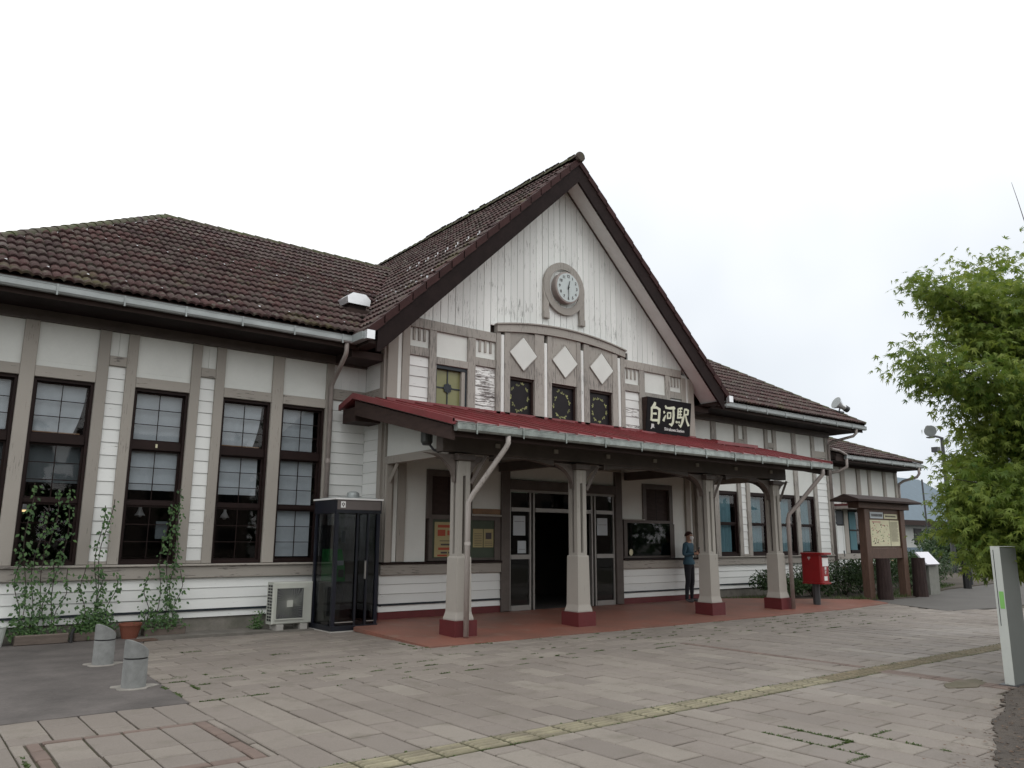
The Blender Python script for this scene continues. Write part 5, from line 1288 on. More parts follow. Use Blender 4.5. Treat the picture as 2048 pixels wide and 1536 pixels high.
# door leaves (folding) with vertical bars
for (x_, w_) in ((bx0+0.40, 0.035), (bx0+0.60, 0.035)): B('door_stile', 'booth_black', bt, x_, x_+w_, by0+0.005, by0+0.05, 0.10, 1.94)
B('door_handle', 'alu', bt, bx0+0.565, bx0+0.585, by0-0.03, by0+0.004, 0.85, 1.15)
B('kick_trim', 'alu', bt, bx0+0.065, bx0+0.39, by0-0.006, by0+0.004, 0.15, 0.165); B('kick_trim', 'alu', bt, bx0+0.64, bx1-0.065, by0-0.006, by0+0.004, 0.15, 0.165)
for (a, b) in ((bx0+0.06, bx0+0.40), (bx0+0.435, bx0+0.60), (bx0+0.635, bx1-0.06)): B('pane', 'booth_glass', bt, a, b, by0+0.025, by0+0.029, 0.10, 1.94)
B('pane', 'booth_glass', bt, bx0+0.025, bx0+0.029, by0+0.06, by1-0.06, 0.10, 1.94); B('pane', 'booth_glass', bt, bx1-0.029, bx1-0.025, by0+0.06, by1-0.06, 0.10, 1.94); B('pane', 'booth_glass', bt, bx0+0.06, bx1-0.06, by1-0.029, by1-0.025, 0.10, 1.94)
B('inner_shelf', 'dark_metal', bt, bx0+0.07, bx0+0.42, by1-0.70, by1-0.07, 0.78, 0.80); B('back_panel', 'dark_metal', bt, bx0+0.09, bx0+0.34, by1-0.1, by1-0.07, 0.80, 1.75)
tp = thing('public_telephone', 'bright green public telephone inside the glass booth', 'telephone', (6.12, 12.95, 0.8))
MB().prism([(by1-0.66, 0.805), (by1-0.64, 1.04), (by1-0.50, 1.34), (by1-0.20, 1.34), (by1-0.20, 0.805)], 'x', bx0+0.07, bx0+0.29).build('phone_body', 'green_phone', tp)
MB().tube([(bx0+0.12, by1-0.69, 0.95), (bx0+0.12, by1-0.67, 1.05), (bx0+0.12, by1-0.57, 1.27)], [0.035, 0.02, 0.035], 8).build('handset', 'green_phone', tp)
B('keypad', 'dark_metal', tp, bx0+0.17, bx0+0.26, by1-0.675, by1-0.655, 0.88, 1.0); B('display', 'paper', tp, bx0+0.15, bx0+0.27, by1-0.635, by1-0.60, 1.07, 1.15)
tag(B('notice_sheet', 'paper', None, bx0+0.50, bx0+0.58, by1-0.04, by1-0.035, 1.45, 1.65), 'small white notice on the back glass of the phone booth', 'notice')

# air conditioner
ac = thing('air_conditioner_unit', 'cream outdoor air conditioner unit with round fan grille beside the booth', 'air conditioner', (5.6, 13.25, 0.05))
ax0, ax1, ay0, ay1, az0, az1 = 5.22, 5.92, 13.10, 13.38, 0.11, 0.79
B('casing', 'cream', ac, ax0, ax1, ay0+0.02, ay1, az0, az1, bev=0.015)
fc = (ax0+0.29, 0.44)
B('grille_recess', 'dark_metal', ac, ax0+0.06, ax0+0.53, ay0+0.012, ay0+0.019, az0+0.09, az1-0.10)
ring(MB(), fc, 0.045, 0.055, ay0+0.0, ay0+0.01, 24).build('grille_inner_ring', 'cream', ac)
gr = MB()
for k in range(40):
    a = 2*math.pi*k/40; r1 = min(0.235/max(abs(math.cos(a+0.35)), 1e-3), 0.245/max(abs(math.sin(a+0.35)), 1e-3))
    m = 4; pts = []
    for q in range(m+1): rr = 0.06+(r1-0.06)*q/m; aa = a+0.35*q/m; pts.append((fc[0]+rr*math.cos(aa), ay0+0.004, fc[1]+rr*math.sin(aa)))
    gr.tube(pts, 0.0024, 3, caps=False)
gr.build('grille_wires', 'cream', ac, fix=False)
B('fan_hub_cover', 'cream', ac, fc[0]-0.05, fc[0]+0.05, ay0-0.008, ay0-0.0005, fc[1]-0.055, fc[1]+0.055)
for b_ in ((ax0+0.04, ax0+0.06, az0+0.07, az1-0.08), (ax0+0.53, ax0+0.55, az0+0.07, az1-0.08), (ax0+0.06, ax0+0.53, az0+0.07, az0+0.09), (ax0+0.06, ax0+0.53, az1-0.10, az1-0.08)): B('grille_rim', 'cream', ac, b_[0], b_[1], ay0+0.0, ay0+0.0195, b_[2], b_[3])
fn = MB(); 
for q in range(3):
    a0 = q*2*math.pi/3
    fn.add([(fc[0]+0.05*math.cos(a0), ay0+0.0115, fc[1]+0.05*math.sin(a0)), (fc[0]+0.21*math.cos(a0-0.3), ay0+0.0115, fc[1]+0.21*math.sin(a0-0.3)), (fc[0]+0.21*math.cos(a0+0.8), ay0+0.0108, fc[1]+0.21*math.sin(a0+0.8)), (fc[0]+0.05*math.cos(a0+0.9), ay0+0.0108, fc[1]+0.05*math.sin(a0+0.9))], [(0, 1, 2, 3)])
fn.build('fan_blades', 'green_metal', ac, fix=False)
for r_ in range(12): B('side_fin_slot', 'black', ac, ax0-0.003, ax0-0.0005, ay0+0.06, ay0+0.14, az0+0.05+r_*0.05, az0+0.085+r_*0.05); B('side_fin_slot', 'black', ac, ax0-0.003, ax0-0.0005, ay0+0.16, ay0+0.24, az0+0.05+r_*0.05, az0+0.085+r_*0.05)
for x_ in (ax0+0.08, ax1-0.2): B('concrete_foot', 'mortar', ac, x_, x_+0.12, ay0+0.0, ay1+0.02, 0.015, az0-0.002)
pipe('refrigerant_pipe', [(ax1+0.002, ay1-0.1, 0.3), (ax1+0.05, ay1-0.1, 0.3), (ax1+0.07, ay1+0.2, 0.35), (ax1+0.07, WY-0.05, 0.5)], 0.02, 'cream', ac)

# lamp under the porch verge
ln = thing('porch_spotlight', 'dark cylindrical lamp hanging under the left edge of the porch roof', 'lamp', (6.95, 11.2, 3.2))
MB().lathe((6.93, 11.18, 3.08), [(0.085, 0), (0.10, 0.02), (0.105, 0.30), (0.08, 0.36), (0.03, 0.38)], 16).build('lamp_body', 'green_metal', ln)
MB().lathe((6.93, 11.18, 3.05), [(0.07, 0), (0.085, 0.029)], 16).build('lens_rim', 'dark_metal', ln)
MB().tube([(6.93, 11.18, 3.44), (6.93, 11.18, 3.52)], 0.018, 6).build('hanger', 'dark_metal', ln); MB().tube([(6.97, 11.14, 3.05), (7.02, 11.1, 2.97), (7.10, 11.05, 2.93)], 0.022, 6).build('bracket', 'dark_metal', ln)

# post box
mbx = thing('post_box', 'red post box on a dark post at the right end of the porch', 'post box', (17.5, 10.75, 0.02))
def rounded(x0, x1, y0, y1, r, n=5):
    P = []
    for (cx, cy, a0) in ((x1-r, y1-r, 0), (x0+r, y1-r, 90), (x0+r, y0+r, 180), (x1-r, y0+r, 270)):
        for k in range(n+1): a = R(a0+90*k/n); P.append((cx+r*math.cos(a), cy+r*math.sin(a)))
    return P
MB().prism(rounded(17.44, 17.79, 10.50, 11.02, 0.05), 'z', 0.56, 1.20).build('box_body', 'mail_red', mbx)
MB().prism(rounded(17.42, 17.83, 10.42, 11.04, 0.06), 'z', 1.201, 1.245).build('box_lid', 'mail_red', mbx)
MB().prism(rounded(17.43, 17.81, 10.46, 11.03, 0.06), 'z', 0.52, 0.559).build('box_foot', 'mail_red', mbx)
MB().tube([(17.60, 10.76, 0.02), (17.60, 10.76, 0.52)], 0.085, 14).build('post', 'dark_metal', mbx)
# front plates face +x... and the side with the letter slot faces the camera's right
B('slot_plate', 'white', mbx, 17.50, 17.75, 10.492, 10.499, 0.93, 1.12); B('letter_slot', 'black', mbx, 17.49, 17.76, 10.488, 10.499, 1.14, 1.17)
B('notice_plate', 'white', mbx, 17.55, 17.68, 10.492, 10.499, 0.60, 0.70)
text_mesh('postal_mark', '〒', 0.10, 'white', mbx, (17.438, 10.80, 1.10), (0, -1, 0), (0, 0, 1), 0.001, 0.002)
for q, ch in enumerate('郵便'): text_mesh('lettering', ch, 0.085, 'white', mbx, (17.62, 10.494, 0.87-q*0.09), (1, 0, 0), (0, 0, 1), 0.001, 0.002)

# map board
sg_ = thing('map_board', 'brown wooden map board with little roof in front of the annex', 'sign', (21.6, 11.1, 0))
for x_ in (20.56, 22.50): B('post', 'sign_wood', sg_, x_, x_+0.24, 11.0, 11.2, 0.0, 2.38, bev=0.01)
MB().add([(19.75, 10.70, 2.60), (23.20, 10.70, 2.60), (23.20, 11.1, 2.74), (19.75, 11.1, 2.74), (19.75, 11.5, 2.60), (23.20, 11.5, 2.60), (19.75, 10.70, 2.55), (23.20, 10.70, 2.55), (23.20, 11.5, 2.55), (19.75, 11.5, 2.55)],
         [(0,1,2,3),(3,2,5,4),(6,7,1,0),(4,5,8,9),(9,8,7,6),(0,3,4,9,6),(1,7,8,5,2)]).build('roof', 'dark_brown', sg_)
B('lintel', 'sign_wood', sg_, 20.2, 22.95, 10.95, 11.25, 2.385, 2.545, bev=0.01); B('lower_board', 'sign_wood', sg_, 20.805, 22.495, 11.03, 11.12, 1.06, 1.335, bev=0.006); B('back_board', 'sign_wood', sg_, 20.805, 22.495, 11.06, 11.12, 1.337, 2.38)
pn = B('map_panel', 'paper_cream', sg_, 20.90, 22.45, 11.045, 11.058, 1.39, 2.09)
B('panel_divider', 'print_dark', pn, 21.93, 21.935, 11.038, 11.044, 1.39, 2.09)
hd = B('title_panel', 'paper', sg_, 20.93, 21.62, 11.045, 11.058, 2.13, 2.30); B('title_panel', 'paper_cream', sg_, 21.68, 22.40, 11.045, 11.058, 2.13, 2.26)
rr_ = random.Random(3)
mpb = {'print_green': MB(), 'print_dark': MB(), 'print_pink': MB()}
for k in range(70):
    nm = rr_.choice(list(mpb)); x_ = rr_.uniform(20.94, 21.85); z_ = rr_.uniform(1.43, 2.0); mpb[nm].box(x_, x_+rr_.uniform(.015, .05), 11.040, 11.0445, z_, z_+rr_.uniform(.006, .035))
for k in range(24): z_ = 1.52+k*0.0225; mpb['print_dark'].box(21.97, 22.3+rr_.uniform(0, .1), 11.040, 11.0445, z_, z_+0.006)
mpb['print_pink'].box(21.0, 21.45, 11.0395, 11.0445, 2.02, 2.05)
for k in range(9): mpb['print_dark'].box(21.0+k*.065, 21.04+k*.065, 11.040, 11.0445, 2.18, 2.25)
for k in range(9): mpb['print_dark'].box(21.74+k*.065, 21.78+k*.065, 11.040, 11.0445, 2.175, 2.22)
for nm, mb in mpb.items(): mb.build('map_print', nm, pn, fix=False)
for i, x_ in enumerate((21.03, 23.0)):
    t = MB().tube([(x_, 10.86, 0.0), (x_, 10.86, 0.5), (x_+0.01, 10.86, 1.07)], [0.20, 0.18, 0.175], 14).build('log_post', 'log_dark')
    tag(t, ('left' if i == 0 else 'right')+' thick round log standing before the map board', 'log', 'log posts before the map board')

# plaque on plinth
pq = thing('plaque_plinth', 'grey stone plinth with a slanting white plaque right of the map board', 'plaque', (24.3, 11.1, 0))
MB().prism([(23.86, 0.0), (24.46, 0.0), (24.46, 0.86), (23.86, 0.86)], 'y', 10.98, 11.12).build('plinth', 'plaque_stone', pq)
MB().add([(23.55, 10.86, 0.88), (24.32, 10.86, 0.88), (24.50, 11.24, 1.22), (23.70, 11.24, 1.22), (23.55, 10.89, 0.85), (24.32, 10.89, 0.85), (24.50, 11.27, 1.19), (23.70, 11.27, 1.19)],
         [(0,1,2,3),(7,6,5,4),(0,4,5,1),(1,5,6,2),(2,6,7,3),(3,7,4,0)]).build('plaque_plate', 'plaque_face', pq)

# post with white marks, white panel behind
lp = thing('garden_post', 'black slim post with two white squares under the maple', 'post', (28.25, 11.8, 0))
MB().tube([(28.25, 11.8, 0), (28.25, 11.8, 2.3)], 0.13, 8).build('post', 'black', lp)
for z_ in (1.40, 1.22): B('white_square', 'white', lp, 28.12, 28.22, 11.66, 11.672, z_, z_+0.11)
wp = thing('white_panel_sign', 'blank white panel standing behind the garden post', 'panel', (31.2, 12.6, 0)); B('panel', 'white', wp, 30.5, 31.9, 12.55, 12.6, 0.62, 1.42)
for x_ in (30.6, 31.75): B('leg', 'dark_metal', wp, x_, x_+0.06, 12.601, 12.66, 0, 1.4)

# totem post at right edge
tt = thing('totem_post', 'tall flat grey post with pale edge and green label at right edge', 'post', (9.8, 3.7, 0))
B('front_face', 'lamp_side', tt, 9.605, 10.03, 3.64, 3.645, 0.0, 1.44); B('core', 'lamp_side', tt, 9.61, 10.03, 3.646, 3.73, 0.0, 1.44)
B('pale_edge', 'lamp_front', tt, 9.598, 9.6045, 3.642, 3.735, 0.0, 1.45); B('edge_groove', 'dark_metal', tt, 9.596, 9.5975, 3.705, 3.712, 0.62, 1.42); B('green_label', 'green_label', tt, 9.5955, 9.5975, 3.65, 3.695, 0.80, 0.98)
B('cap', 'lamp_front', tt, 9.598, 10.03, 3.64, 3.735, 1.451, 1.46); B('plinth_plate', 'dark_metal', tt, 9.55, 10.1, 3.60, 3.78, 0.0, 0.02)

# notices
def sheet_thing(name, label, cat, x0, x1, y, z0, z1, base, marks=()):
    t = thing(name, label, cat, ((x0+x1)/2, y, z0)); B('sheet', base, t, x0, x1, y-0.004, y, z0, z1)
    for (u0, u1, v0, v1, mt) in marks: B('print', mt, t, x0+(x1-x0)*u0, x0+(x1-x0)*u1, y-0.006, y-0.0045, z0+(z1-z0)*v0, z0+(z1-z0)*v1)
    return t
tx = [(.2, .8, .88-.0, .93, 'print_red')]
mk = [(.12, .42, .60, .78, 'print_red'), (.5, .88, .62, .76, 'print_red'), (.12, .9, .84, .92, 'print_red'), (.25, .6, .33, .38, 'print_dark'), (.65, .88, .33, .38, 'print_dark'), (.15, .85, .2, .27, 'print_red'), (.25, .5, .10, .15, 'print_dark'), (.55, .8, .10, .15, 'print_dark'), (.12, .5, .02, .07, 'print_red'), (.2, .8, .45, .47, 'print_dark')]
sheet_thing('poster', 'yellow poster with red lettering in the case left of the door', 'poster', 8.28, 8.86, HY-0.007, 1.18, 1.84, 'paper_yellow', mk)
li = [(.12, .88, .1+.09*k, .12+.09*k, 'print_dark') for k in range(8)]
sheet_thing('notice_sheet', 'left yellow sheet on the green notice board by the door', 'notice', 9.18, 9.42, HY-0.007, 1.36, 1.72, 'paper_yellow', li)
sheet_thing('notice_sheet', 'right yellow sheet with dark photo on the green notice board', 'notice', 9.44, 9.68, HY-0.007, 1.36, 1.72, 'paper_yellow', [(.2, .8, .45, .8, 'print_dark')]+li[:3])
sheet_thing('notice_sheet', 'upper white sheet taped inside the left door panel', 'notice', 10.20, 10.52, HY+0.008, 1.60, 2.0, 'paper', [(.1, .9, .7, .72, 'print_dark')])
sheet_thing('notice_sheet', 'lower white sheet taped inside the left door panel', 'notice', 10.32, 10.54, HY+0.008, 1.24, 1.49, 'paper', [(.1, .9, .3, .33, 'print_dark')])
sheet_thing('notice_sheet', 'white sheet taped inside the right door panel', 'notice', 12.60, 12.92, HY+0.008, 1.62, 2.0, 'paper', [(.1, .9, .6, .62, 'print_dark')])
sheet_thing('notice_sheet', 'grey sheet behind the glass of the second wing window', 'notice', 3.48, 3.66, WY+0.125, 1.5, 1.78, 'blind_dim')
st_ = MB().lathe((13.62, HY-0.052, 1.24), [(0.06, 0), (0.06, 0.004)], 20, 'y').build('round_sticker', 'paper_cream'); st_.scale = (1, 1, 1.25); tag(st_, 'small oval cream sticker low on the right display case', 'sticker')
tag(B('small_tag', 'paper_cream', None, 3.34, 3.37, WY+0.02, WY+0.028, 2.97, 3.03), 'tiny white tag on the dark rail of the second wing window', 'tag')

# pendant lamps inside the wing
def pendant(x, y, z, label, lit=False):
    t = thing('pendant_lamp', label, 'lamp', (x, y, z), 'pendant lamps behind the wing windows')
    MB().lathe((x, y, z-0.04), [(0.085, 0), (0.05, 0.06), (0.028, 0.11), (0.022, 0.20), (0.001, 0.22)], 16).build('lamp_shade', 'white', t)
    MB().tube([(x, y, z+0.2), (x, y, 4.8)], 0.006, 4).build('cord', 'black', t)
    MB().lathe((x, y, z-0.07), [(0.02, 0), (0.045, 0.03), (0.03, 0.06)], 10).build('bulb', 'bulb' if lit else 'white', t)
    return t
pendant(1.68, 14.7, 1.98, 'lit pendant lamp behind the leftmost full window', True); pendant(3.40, 14.7, 1.93, 'unlit white pendant lamp behind the second full window'); pendant(4.84, 14.7, 1.92, 'unlit white pendant lamp behind the third full window')

# ================================================================== VEGETATION
rg = random.Random(11)
def leaf(mb, p, d, nrm, s, shape, var):
    d = Vector(d).normalized(); nrm = Vector(nrm); sd_ = d.cross(nrm)
    if sd_.length < 1e-4: sd_ = d.orthogonal()
    sd_.normalize(); p = Vector(p); up_ = sd_.cross(d)
    if shape == 'oval':
        mb.add([p, p+d*s*0.45+sd_*s*0.30, p+d*s-up_*s*0.12, p+d*s*0.45-sd_*s*0.30], [(0, 1, 2, 3)], var)
    else:   # maple: five pointed lobes
        v = [p]; lobes = [(-1.25, .62), (-.62, .86), (0, 1.0), (.62, .86), (1.25, .62)]; pts = []
        pts.append((-1.9, .16))
        for k, (a, r) in enumerate(lobes):
            pts.append((a-0.20, r*0.52)); pts.append((a, r)); pts.append((a+0.20, r*0.52))
            if k < 4: pts.append((a+0.31, 0.25))
        pts.append((1.9, .16))
        for a, r in pts: v.append(p+(d*math.cos(a)+sd_*math.sin(a))*r*s-up_*(r*r*s*0.18))
        mb.add(v, [(0, i, i+1) for i in range(1, len(v)-1)], var)
def rdir(rng, flat=1.0):
    while True:
        v = Vector((rng.uniform(-1, 1), rng.uniform(-1, 1), rng.uniform(-1, 1)*flat))
        if 0.05 < v.length < 1: return v.normalized()

# ---- maple
mp = thing('maple_tree', 'leafy green maple whose crown fills the right edge of the picture', 'tree', (12.3, 2.9, 0))
fork = Vector((12.25, 2.95, 1.7))
MB().tube([(12.35, 2.85, -0.02), (12.32, 2.88, 0.3), (12.26, 2.93, 1.0), fork, fork+Vector((0.05, 0, 1.2)), fork+Vector((0.2, 0, 2.6)), fork+Vector((0.25, 0.1, 4.0))], [0.17, 0.13, 0.115, 0.105, 0.07, 0.045, 0.015], 10).build('trunk', 'bark', mp, smooth=True)
tips = [(9.35, 4.5, 3.95), (9.9, 4.55, 3.95), (9.6, 4.5, 3.7), (10.55, 4.7, 5.30), (10.2, 4.6, 5.15), (10.9, 4.7, 5.15), (10.75, 4.6, 4.75), (11.6, 4.9, 5.7), (11.2, 4.6, 5.35), (12.4, 4.6, 6.2), (11.9, 4.3, 6.0), (10.75, 4.45, 3.05), (10.5, 4.4, 3.5), (9.85, 4.35, 2.3), (10.0, 4.35, 2.1), (9.85, 4.4, 1.85),
        (10.35, 4.45, 1.62), (10.6, 4.3, 1.5), (10.8, 4.0, 1.48), (11.1, 4.2, 1.45), (11.5, 4.2, 1.45), (10.9, 4.6, 1.9), (10.9, 3.9, 2.2), (10.1, 4.4, 2.1), (10.9, 4.3, 2.9), (9.75, 3.35, 1.62), (10.05, 3.2, 1.5), (10.2, 3.5, 1.75), (9.9, 3.5, 1.9), (9.9, 4.2, 1.42), (10.3, 4.2, 1.32), (10.7, 4.3, 1.25), (11.1, 4.3, 1.2), (10.0, 4.4, 1.55), (10.3, 4.2, 1.45), (10.2, 4.5, 2.0), (11.3, 4.5, 1.3), (11.0, 4.4, 1.4), (10.55, 4.6, 4.35), (11.1, 4.6, 4.6), (10.8, 4.5, 3.7), (10.9, 4.4, 2.6), (10.9, 4.5, 2.3), (11.4, 4.9, 2.6), (10.55, 3.6, 2.4), (10.9, 3.4, 3.4), (10.9, 3.6, 1.85), (11.3, 3.2, 2.2), (11.5, 4.8, 3.8), (11.6, 4.2, 3.0), (11.9, 4.9, 4.8), (11.2, 4.0, 4.2), (11.0, 3.9, 2.9), (10.9, 4.0, 3.1), (10.5, 4.1, 2.3), (11.5, 3.8, 5.2), (11.0, 4.2, 5.0),
        (14.5, 2.5, 4.0), (13.6, 1.1, 4.6), (14.0, 4.0, 5.4), (12.5, 1.5, 5.7), (13.1, 3.0, 6.4), (14.2, 3.6, 3.0), (12.8, 1.2, 3.1), (14.3, 1.8, 2.6), (13.4, 4.4, 4.2), (13.5, 4.4, 2.2), (12.7, 4.9, 3.2), (12.9, 4.7, 5.2), (12.2, 4.7, 2.0), (12.4, 4.5, 2.6), (12.6, 4.4, 4.4)]
mleaf = MB(); 
for i, t in enumerate(tips):
    t = Vector(t); t = fork+(t-fork)*(0.915 if t.x < 12 else 1.0); t.z = t.z if t.z < 4.7 else 4.7+(t.z-4.7)*0.6; st = fork+Vector((0.1, 0, max(0.0, (t.z-2.2)*0.5))); mid = (st+t)/2+Vector((0, 0, 0.25))+rdir(rg)*0.1
    path = []
    for k in range(9): s = k/8; path.append(st*(1-s)**2+mid*2*s*(1-s)+t*s*s+(rdir(rg)*0.03 if 0 < k < 8 else Vector()))
    MB().tube(path, [0.026*(1-k/8)**1.2+0.004 for k in range(9)], 5).build('limb', 'bark', mp)
    out = (t-fork); out.z *= 0.3; out.normalize()
    hue = rg.random()*0.35
    nb = 17
    for k in range(nb):
        s = 0.42+0.58*k/(nb-1); j = min(7, int(s*8)); f_ = s*8-j; b0 = path[j]*(1-f_)+path[min(j+1, 8)]*f_
        dr = (out*0.7+rdir(rg, 0.35)*1.0); dr.z += 0.12; dr.normalize(); ln_ = rg.uniform(0.28, 0.62)*(1.0 if s < 0.9 else 0.7)
        for q in range(34):
            u = rg.random()**0.7; c = b0+dr*ln_*u+Vector((rg.gauss(0, .11), rg.gauss(0, .11), rg.gauss(0, .07)))-Vector((0, 0, 0.10*u*u))
            ld = (dr*0.5+rdir(rg)*0.6); ld.z -= rg.uniform(0.2, 1.1)
            n_ = (Vector((0, 0, 1))+rdir(rg)*0.7)
            var = min(1, max(0, hue+rg.gauss(0.25+0.25*u, 0.18)))
            leaf(mleaf, c, ld, n_, rg.uniform(0.065, 0.118), 'maple', var)
mleaf.build('crown', 'maple', mp, kind='stuff', fix=False)

MB().tube([(14.2, 4.2, 5.0), (15.0, 4.55, 6.3), (14.68, 4.6, 6.91), (14.5, 4.6, 7.22), (14.32, 4.6, 7.49)], [0.014, 0.010, 0.007, 0.005, 0.003], 5).build('bare_twig', 'bark', mp)
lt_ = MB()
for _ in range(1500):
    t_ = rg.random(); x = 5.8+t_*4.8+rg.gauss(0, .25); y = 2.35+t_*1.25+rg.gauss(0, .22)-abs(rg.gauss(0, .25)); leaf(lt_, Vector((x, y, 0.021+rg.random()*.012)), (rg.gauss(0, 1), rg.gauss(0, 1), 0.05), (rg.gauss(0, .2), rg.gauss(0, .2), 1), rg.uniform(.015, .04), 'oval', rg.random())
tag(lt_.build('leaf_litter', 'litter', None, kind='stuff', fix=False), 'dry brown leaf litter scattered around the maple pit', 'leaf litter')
# ---- shrubs of the garden bed
def shrub(x, y, r, h, label, n, mat='shrub', flowers=0, sz=0.07, group='shrubs in the bed right of the station'):
    t = thing('shrub', label, 'shrub', (x, y, 0), group); mb = MB(); fl_ = MB()
    st = MB()
    for k in range(7):
        a = 2*math.pi*k/7; st.tube([(x, y, 0), (x+r*0.4*math.cos(a), y+r*0.4*math.sin(a), h*0.5), (x+r*0.6*math.cos(a+.3), y+r*0.6*math.sin(a+.3), h*0.8)], 0.012, 4)
    st.build('stems', 'bark', t)
    lob = [(rg.uniform(-.55, .55)*r, rg.uniform(-.55, .55)*r, rg.uniform(.3, .72)*h, rg.uniform(.35, .6)) for _ in range(9)]
    for k in range(int(n*1.8)):
        lx, ly, lz, lr = rg.choice(lob); d = rdir(rg); rr = rg.random()**0.35
        p = Vector((x+lx+d.x*lr*r*rr, y+ly+d.y*lr*r*rr, max(0.03, lz+d.z*lr*h*0.55*rr)))
        leaf(mb, p, d+rdir(rg)*0.8, Vector((0, 0, 1))+rdir(rg)*0.8, sz*rg.uniform(.6, 1.3), 'oval', min(1, max(0, rg.gauss(.45, .3))))
        if k < flowers: fl_.lathe((p.x, p.y, p.z+0.03), [(0.02, 0), (0.045, 0.012), (0.02, 0.03)], 6)
    mb.build('foliage', mat, t, kind='stuff', fix=False)
    if flowers: fl_.build('flowers', 'flower', t, kind='stuff', fix=False)
    return t
sh = [(19.0, 12.75, .8, .85, 'low dark shrub just right of the red post box', 1500, 0), (20.1, 12.4, .75, .95, 'dark shrub in front of the left log post', 1500, 0), (21.6, 12.3, .8, 1.05, 'shrub seen between the two log posts', 1500, 2),
      (23.0, 12.6, .8, 1.1, 'leafy shrub behind the right log post', 1500, 3), (24.9, 12.9, 1.0, 1.2, 'shrub behind the white plaque', 1800, 6), (26.6, 12.9, 1.1, 1.25, 'flowering shrub just right of the plaque plinth', 1800, 14), (28.6, 13.4, 1.2, 1.3, 'dark shrub behind the black garden post', 1800, 3), (30.6, 14.1, 1.3, 1.1, 'shrub below the white panel', 1800, 6),
      (22.6, 14.0, .8, 1.3, 'taller shrub against the annex wall behind the map board', 1300, 0)]
for (x, y, r, h, lb, n, f_) in sh: shrub(x, y, r, h, lb, n, flowers=f_)
shrub(34.0, 16.2, 1.6, 1.25, 'broad dark bush in front of the blue roofed house', 2000, flowers=0, sz=0.11); shrub(44.5, 18.0, 2.6, 2.7, 'tall bush beyond the garden under the maple crown', 2600, sz=0.15); shrub(46.0, 20.0, 2.6, 2.6, 'farthest bush beside the road behind the totem post', 2400, sz=0.16)
shrub(38.0, 13.8, 1.2, 1.1, 'low bush with yellow flowers beside the road', 1200, flowers=60, sz=0.1)
# soil litter and little grass at bed edge
gb = MB()
for _ in range(2600):
    x = rg.uniform(16.8, 30); y = 10.95+max(0, (x-22.5))*0.26+abs(rg.gauss(0, .5))
    if x < 19.8: y = 12.65+abs(rg.gauss(0, .3))
    a = rg.random()*6.28; h = rg.uniform(.03, .12); gb.add([(x-.01*math.cos(a), y-.01*math.sin(a), .02), (x+.01*math.cos(a), y+.01*math.sin(a), .02), (x+rg.gauss(0, .04), y+rg.gauss(0, .04), .02+h)], [(0, 1, 2)])
tag(gb.build('bed_grass', 'weed', None, kind='stuff', fix=False), 'ragged grass along the edge of the garden bed', 'grass')

# ---- planters and climbing vines in front of the left wing
pl1 = thing('wooden_planter', 'long weathered wooden trough planter, leftmost of the three', 'planter', (1.98, 13.55, 0), 'wooden trough planters below the wing windows')
def trough(t, x0, x1, y0, y1, h):
    B('front_log', 'log', t, x0, x1, y0, y0+0.04, 0.005, h, bev=0.012); B('back_log', 'log', t, x0, x1, y1-0.04, y1, 0.005, h); B('end_board', 'log', t, x0, x0+0.03, y0+0.041, y1-0.041, 0.005, h-0.01); B('end_board', 'log', t, x1-0.03, x1, y0+0.041, y1-0.041, 0.005, h-0.01)
    B('soil_fill', 'soil', t, x0+0.031, x1-0.031, y0+0.041, y1-0.041, 0.005, h-0.03)
trough(pl1, 1.62, 2.30, 13.42, 13.64, 0.145)
pl2 = thing('wooden_planter', 'middle wooden trough planter, partly hidden by the farther bollard', 'planter', (2.65, 13.6, 0), 'wooden trough planters below the wing windows'); trough(pl2, 2.38, 2.95, 13.50, 13.70, 0.13)
pl3 = thing('wooden_planter', 'right wooden trough planter beside the terracotta pot', 'planter', (3.7, 13.6, 0), 'wooden trough planters below the wing windows'); trough(pl3, 3.36, 3.98, 13.55, 13.75, 0.13)
tpot = thing('terracotta_pot', 'reddish terracotta pot between the wooden planters', 'pot', (3.14, 13.5, 0)); MB().lathe((3.14, 13.5, 0.006), [(0.11, 0), (0.155, 0.19), (0.165, 0.19), (0.165, 0.225), (0.145, 0.225), (0.14, 0.19), (0.0001, 0.185)], 20).build('pot', 'pot', tpot)
wpt = thing('white_pot', 'pale round pot half hidden by leaves at the left edge', 'pot', (1.38, 13.5, 0)); MB().lathe((1.38, 13.5, 0.006), [(0.10, 0), (0.14, 0.26), (0.15, 0.27), (0.13, 0.27), (0.0001, 0.24)], 18).build('pot', 'lamp_front', wpt)
hs = MB().tube([(2.33+0.0, 13.40, 0.01), (2.33, 13.41, 0.13), (2.36, 13.47, 0.185), (2.40, 13.55, 0.19)], 0.022, 8); tag(hs.build('hose', 'black'), 'short black hose arching over the gap between planters', 'hose')
tag(B('mat', 'sign_wood', None, 3.05, 3.42, 12.95, 13.20, 0.008, 0.02), 'brown board lying on the ground before the terracotta pot', 'board')
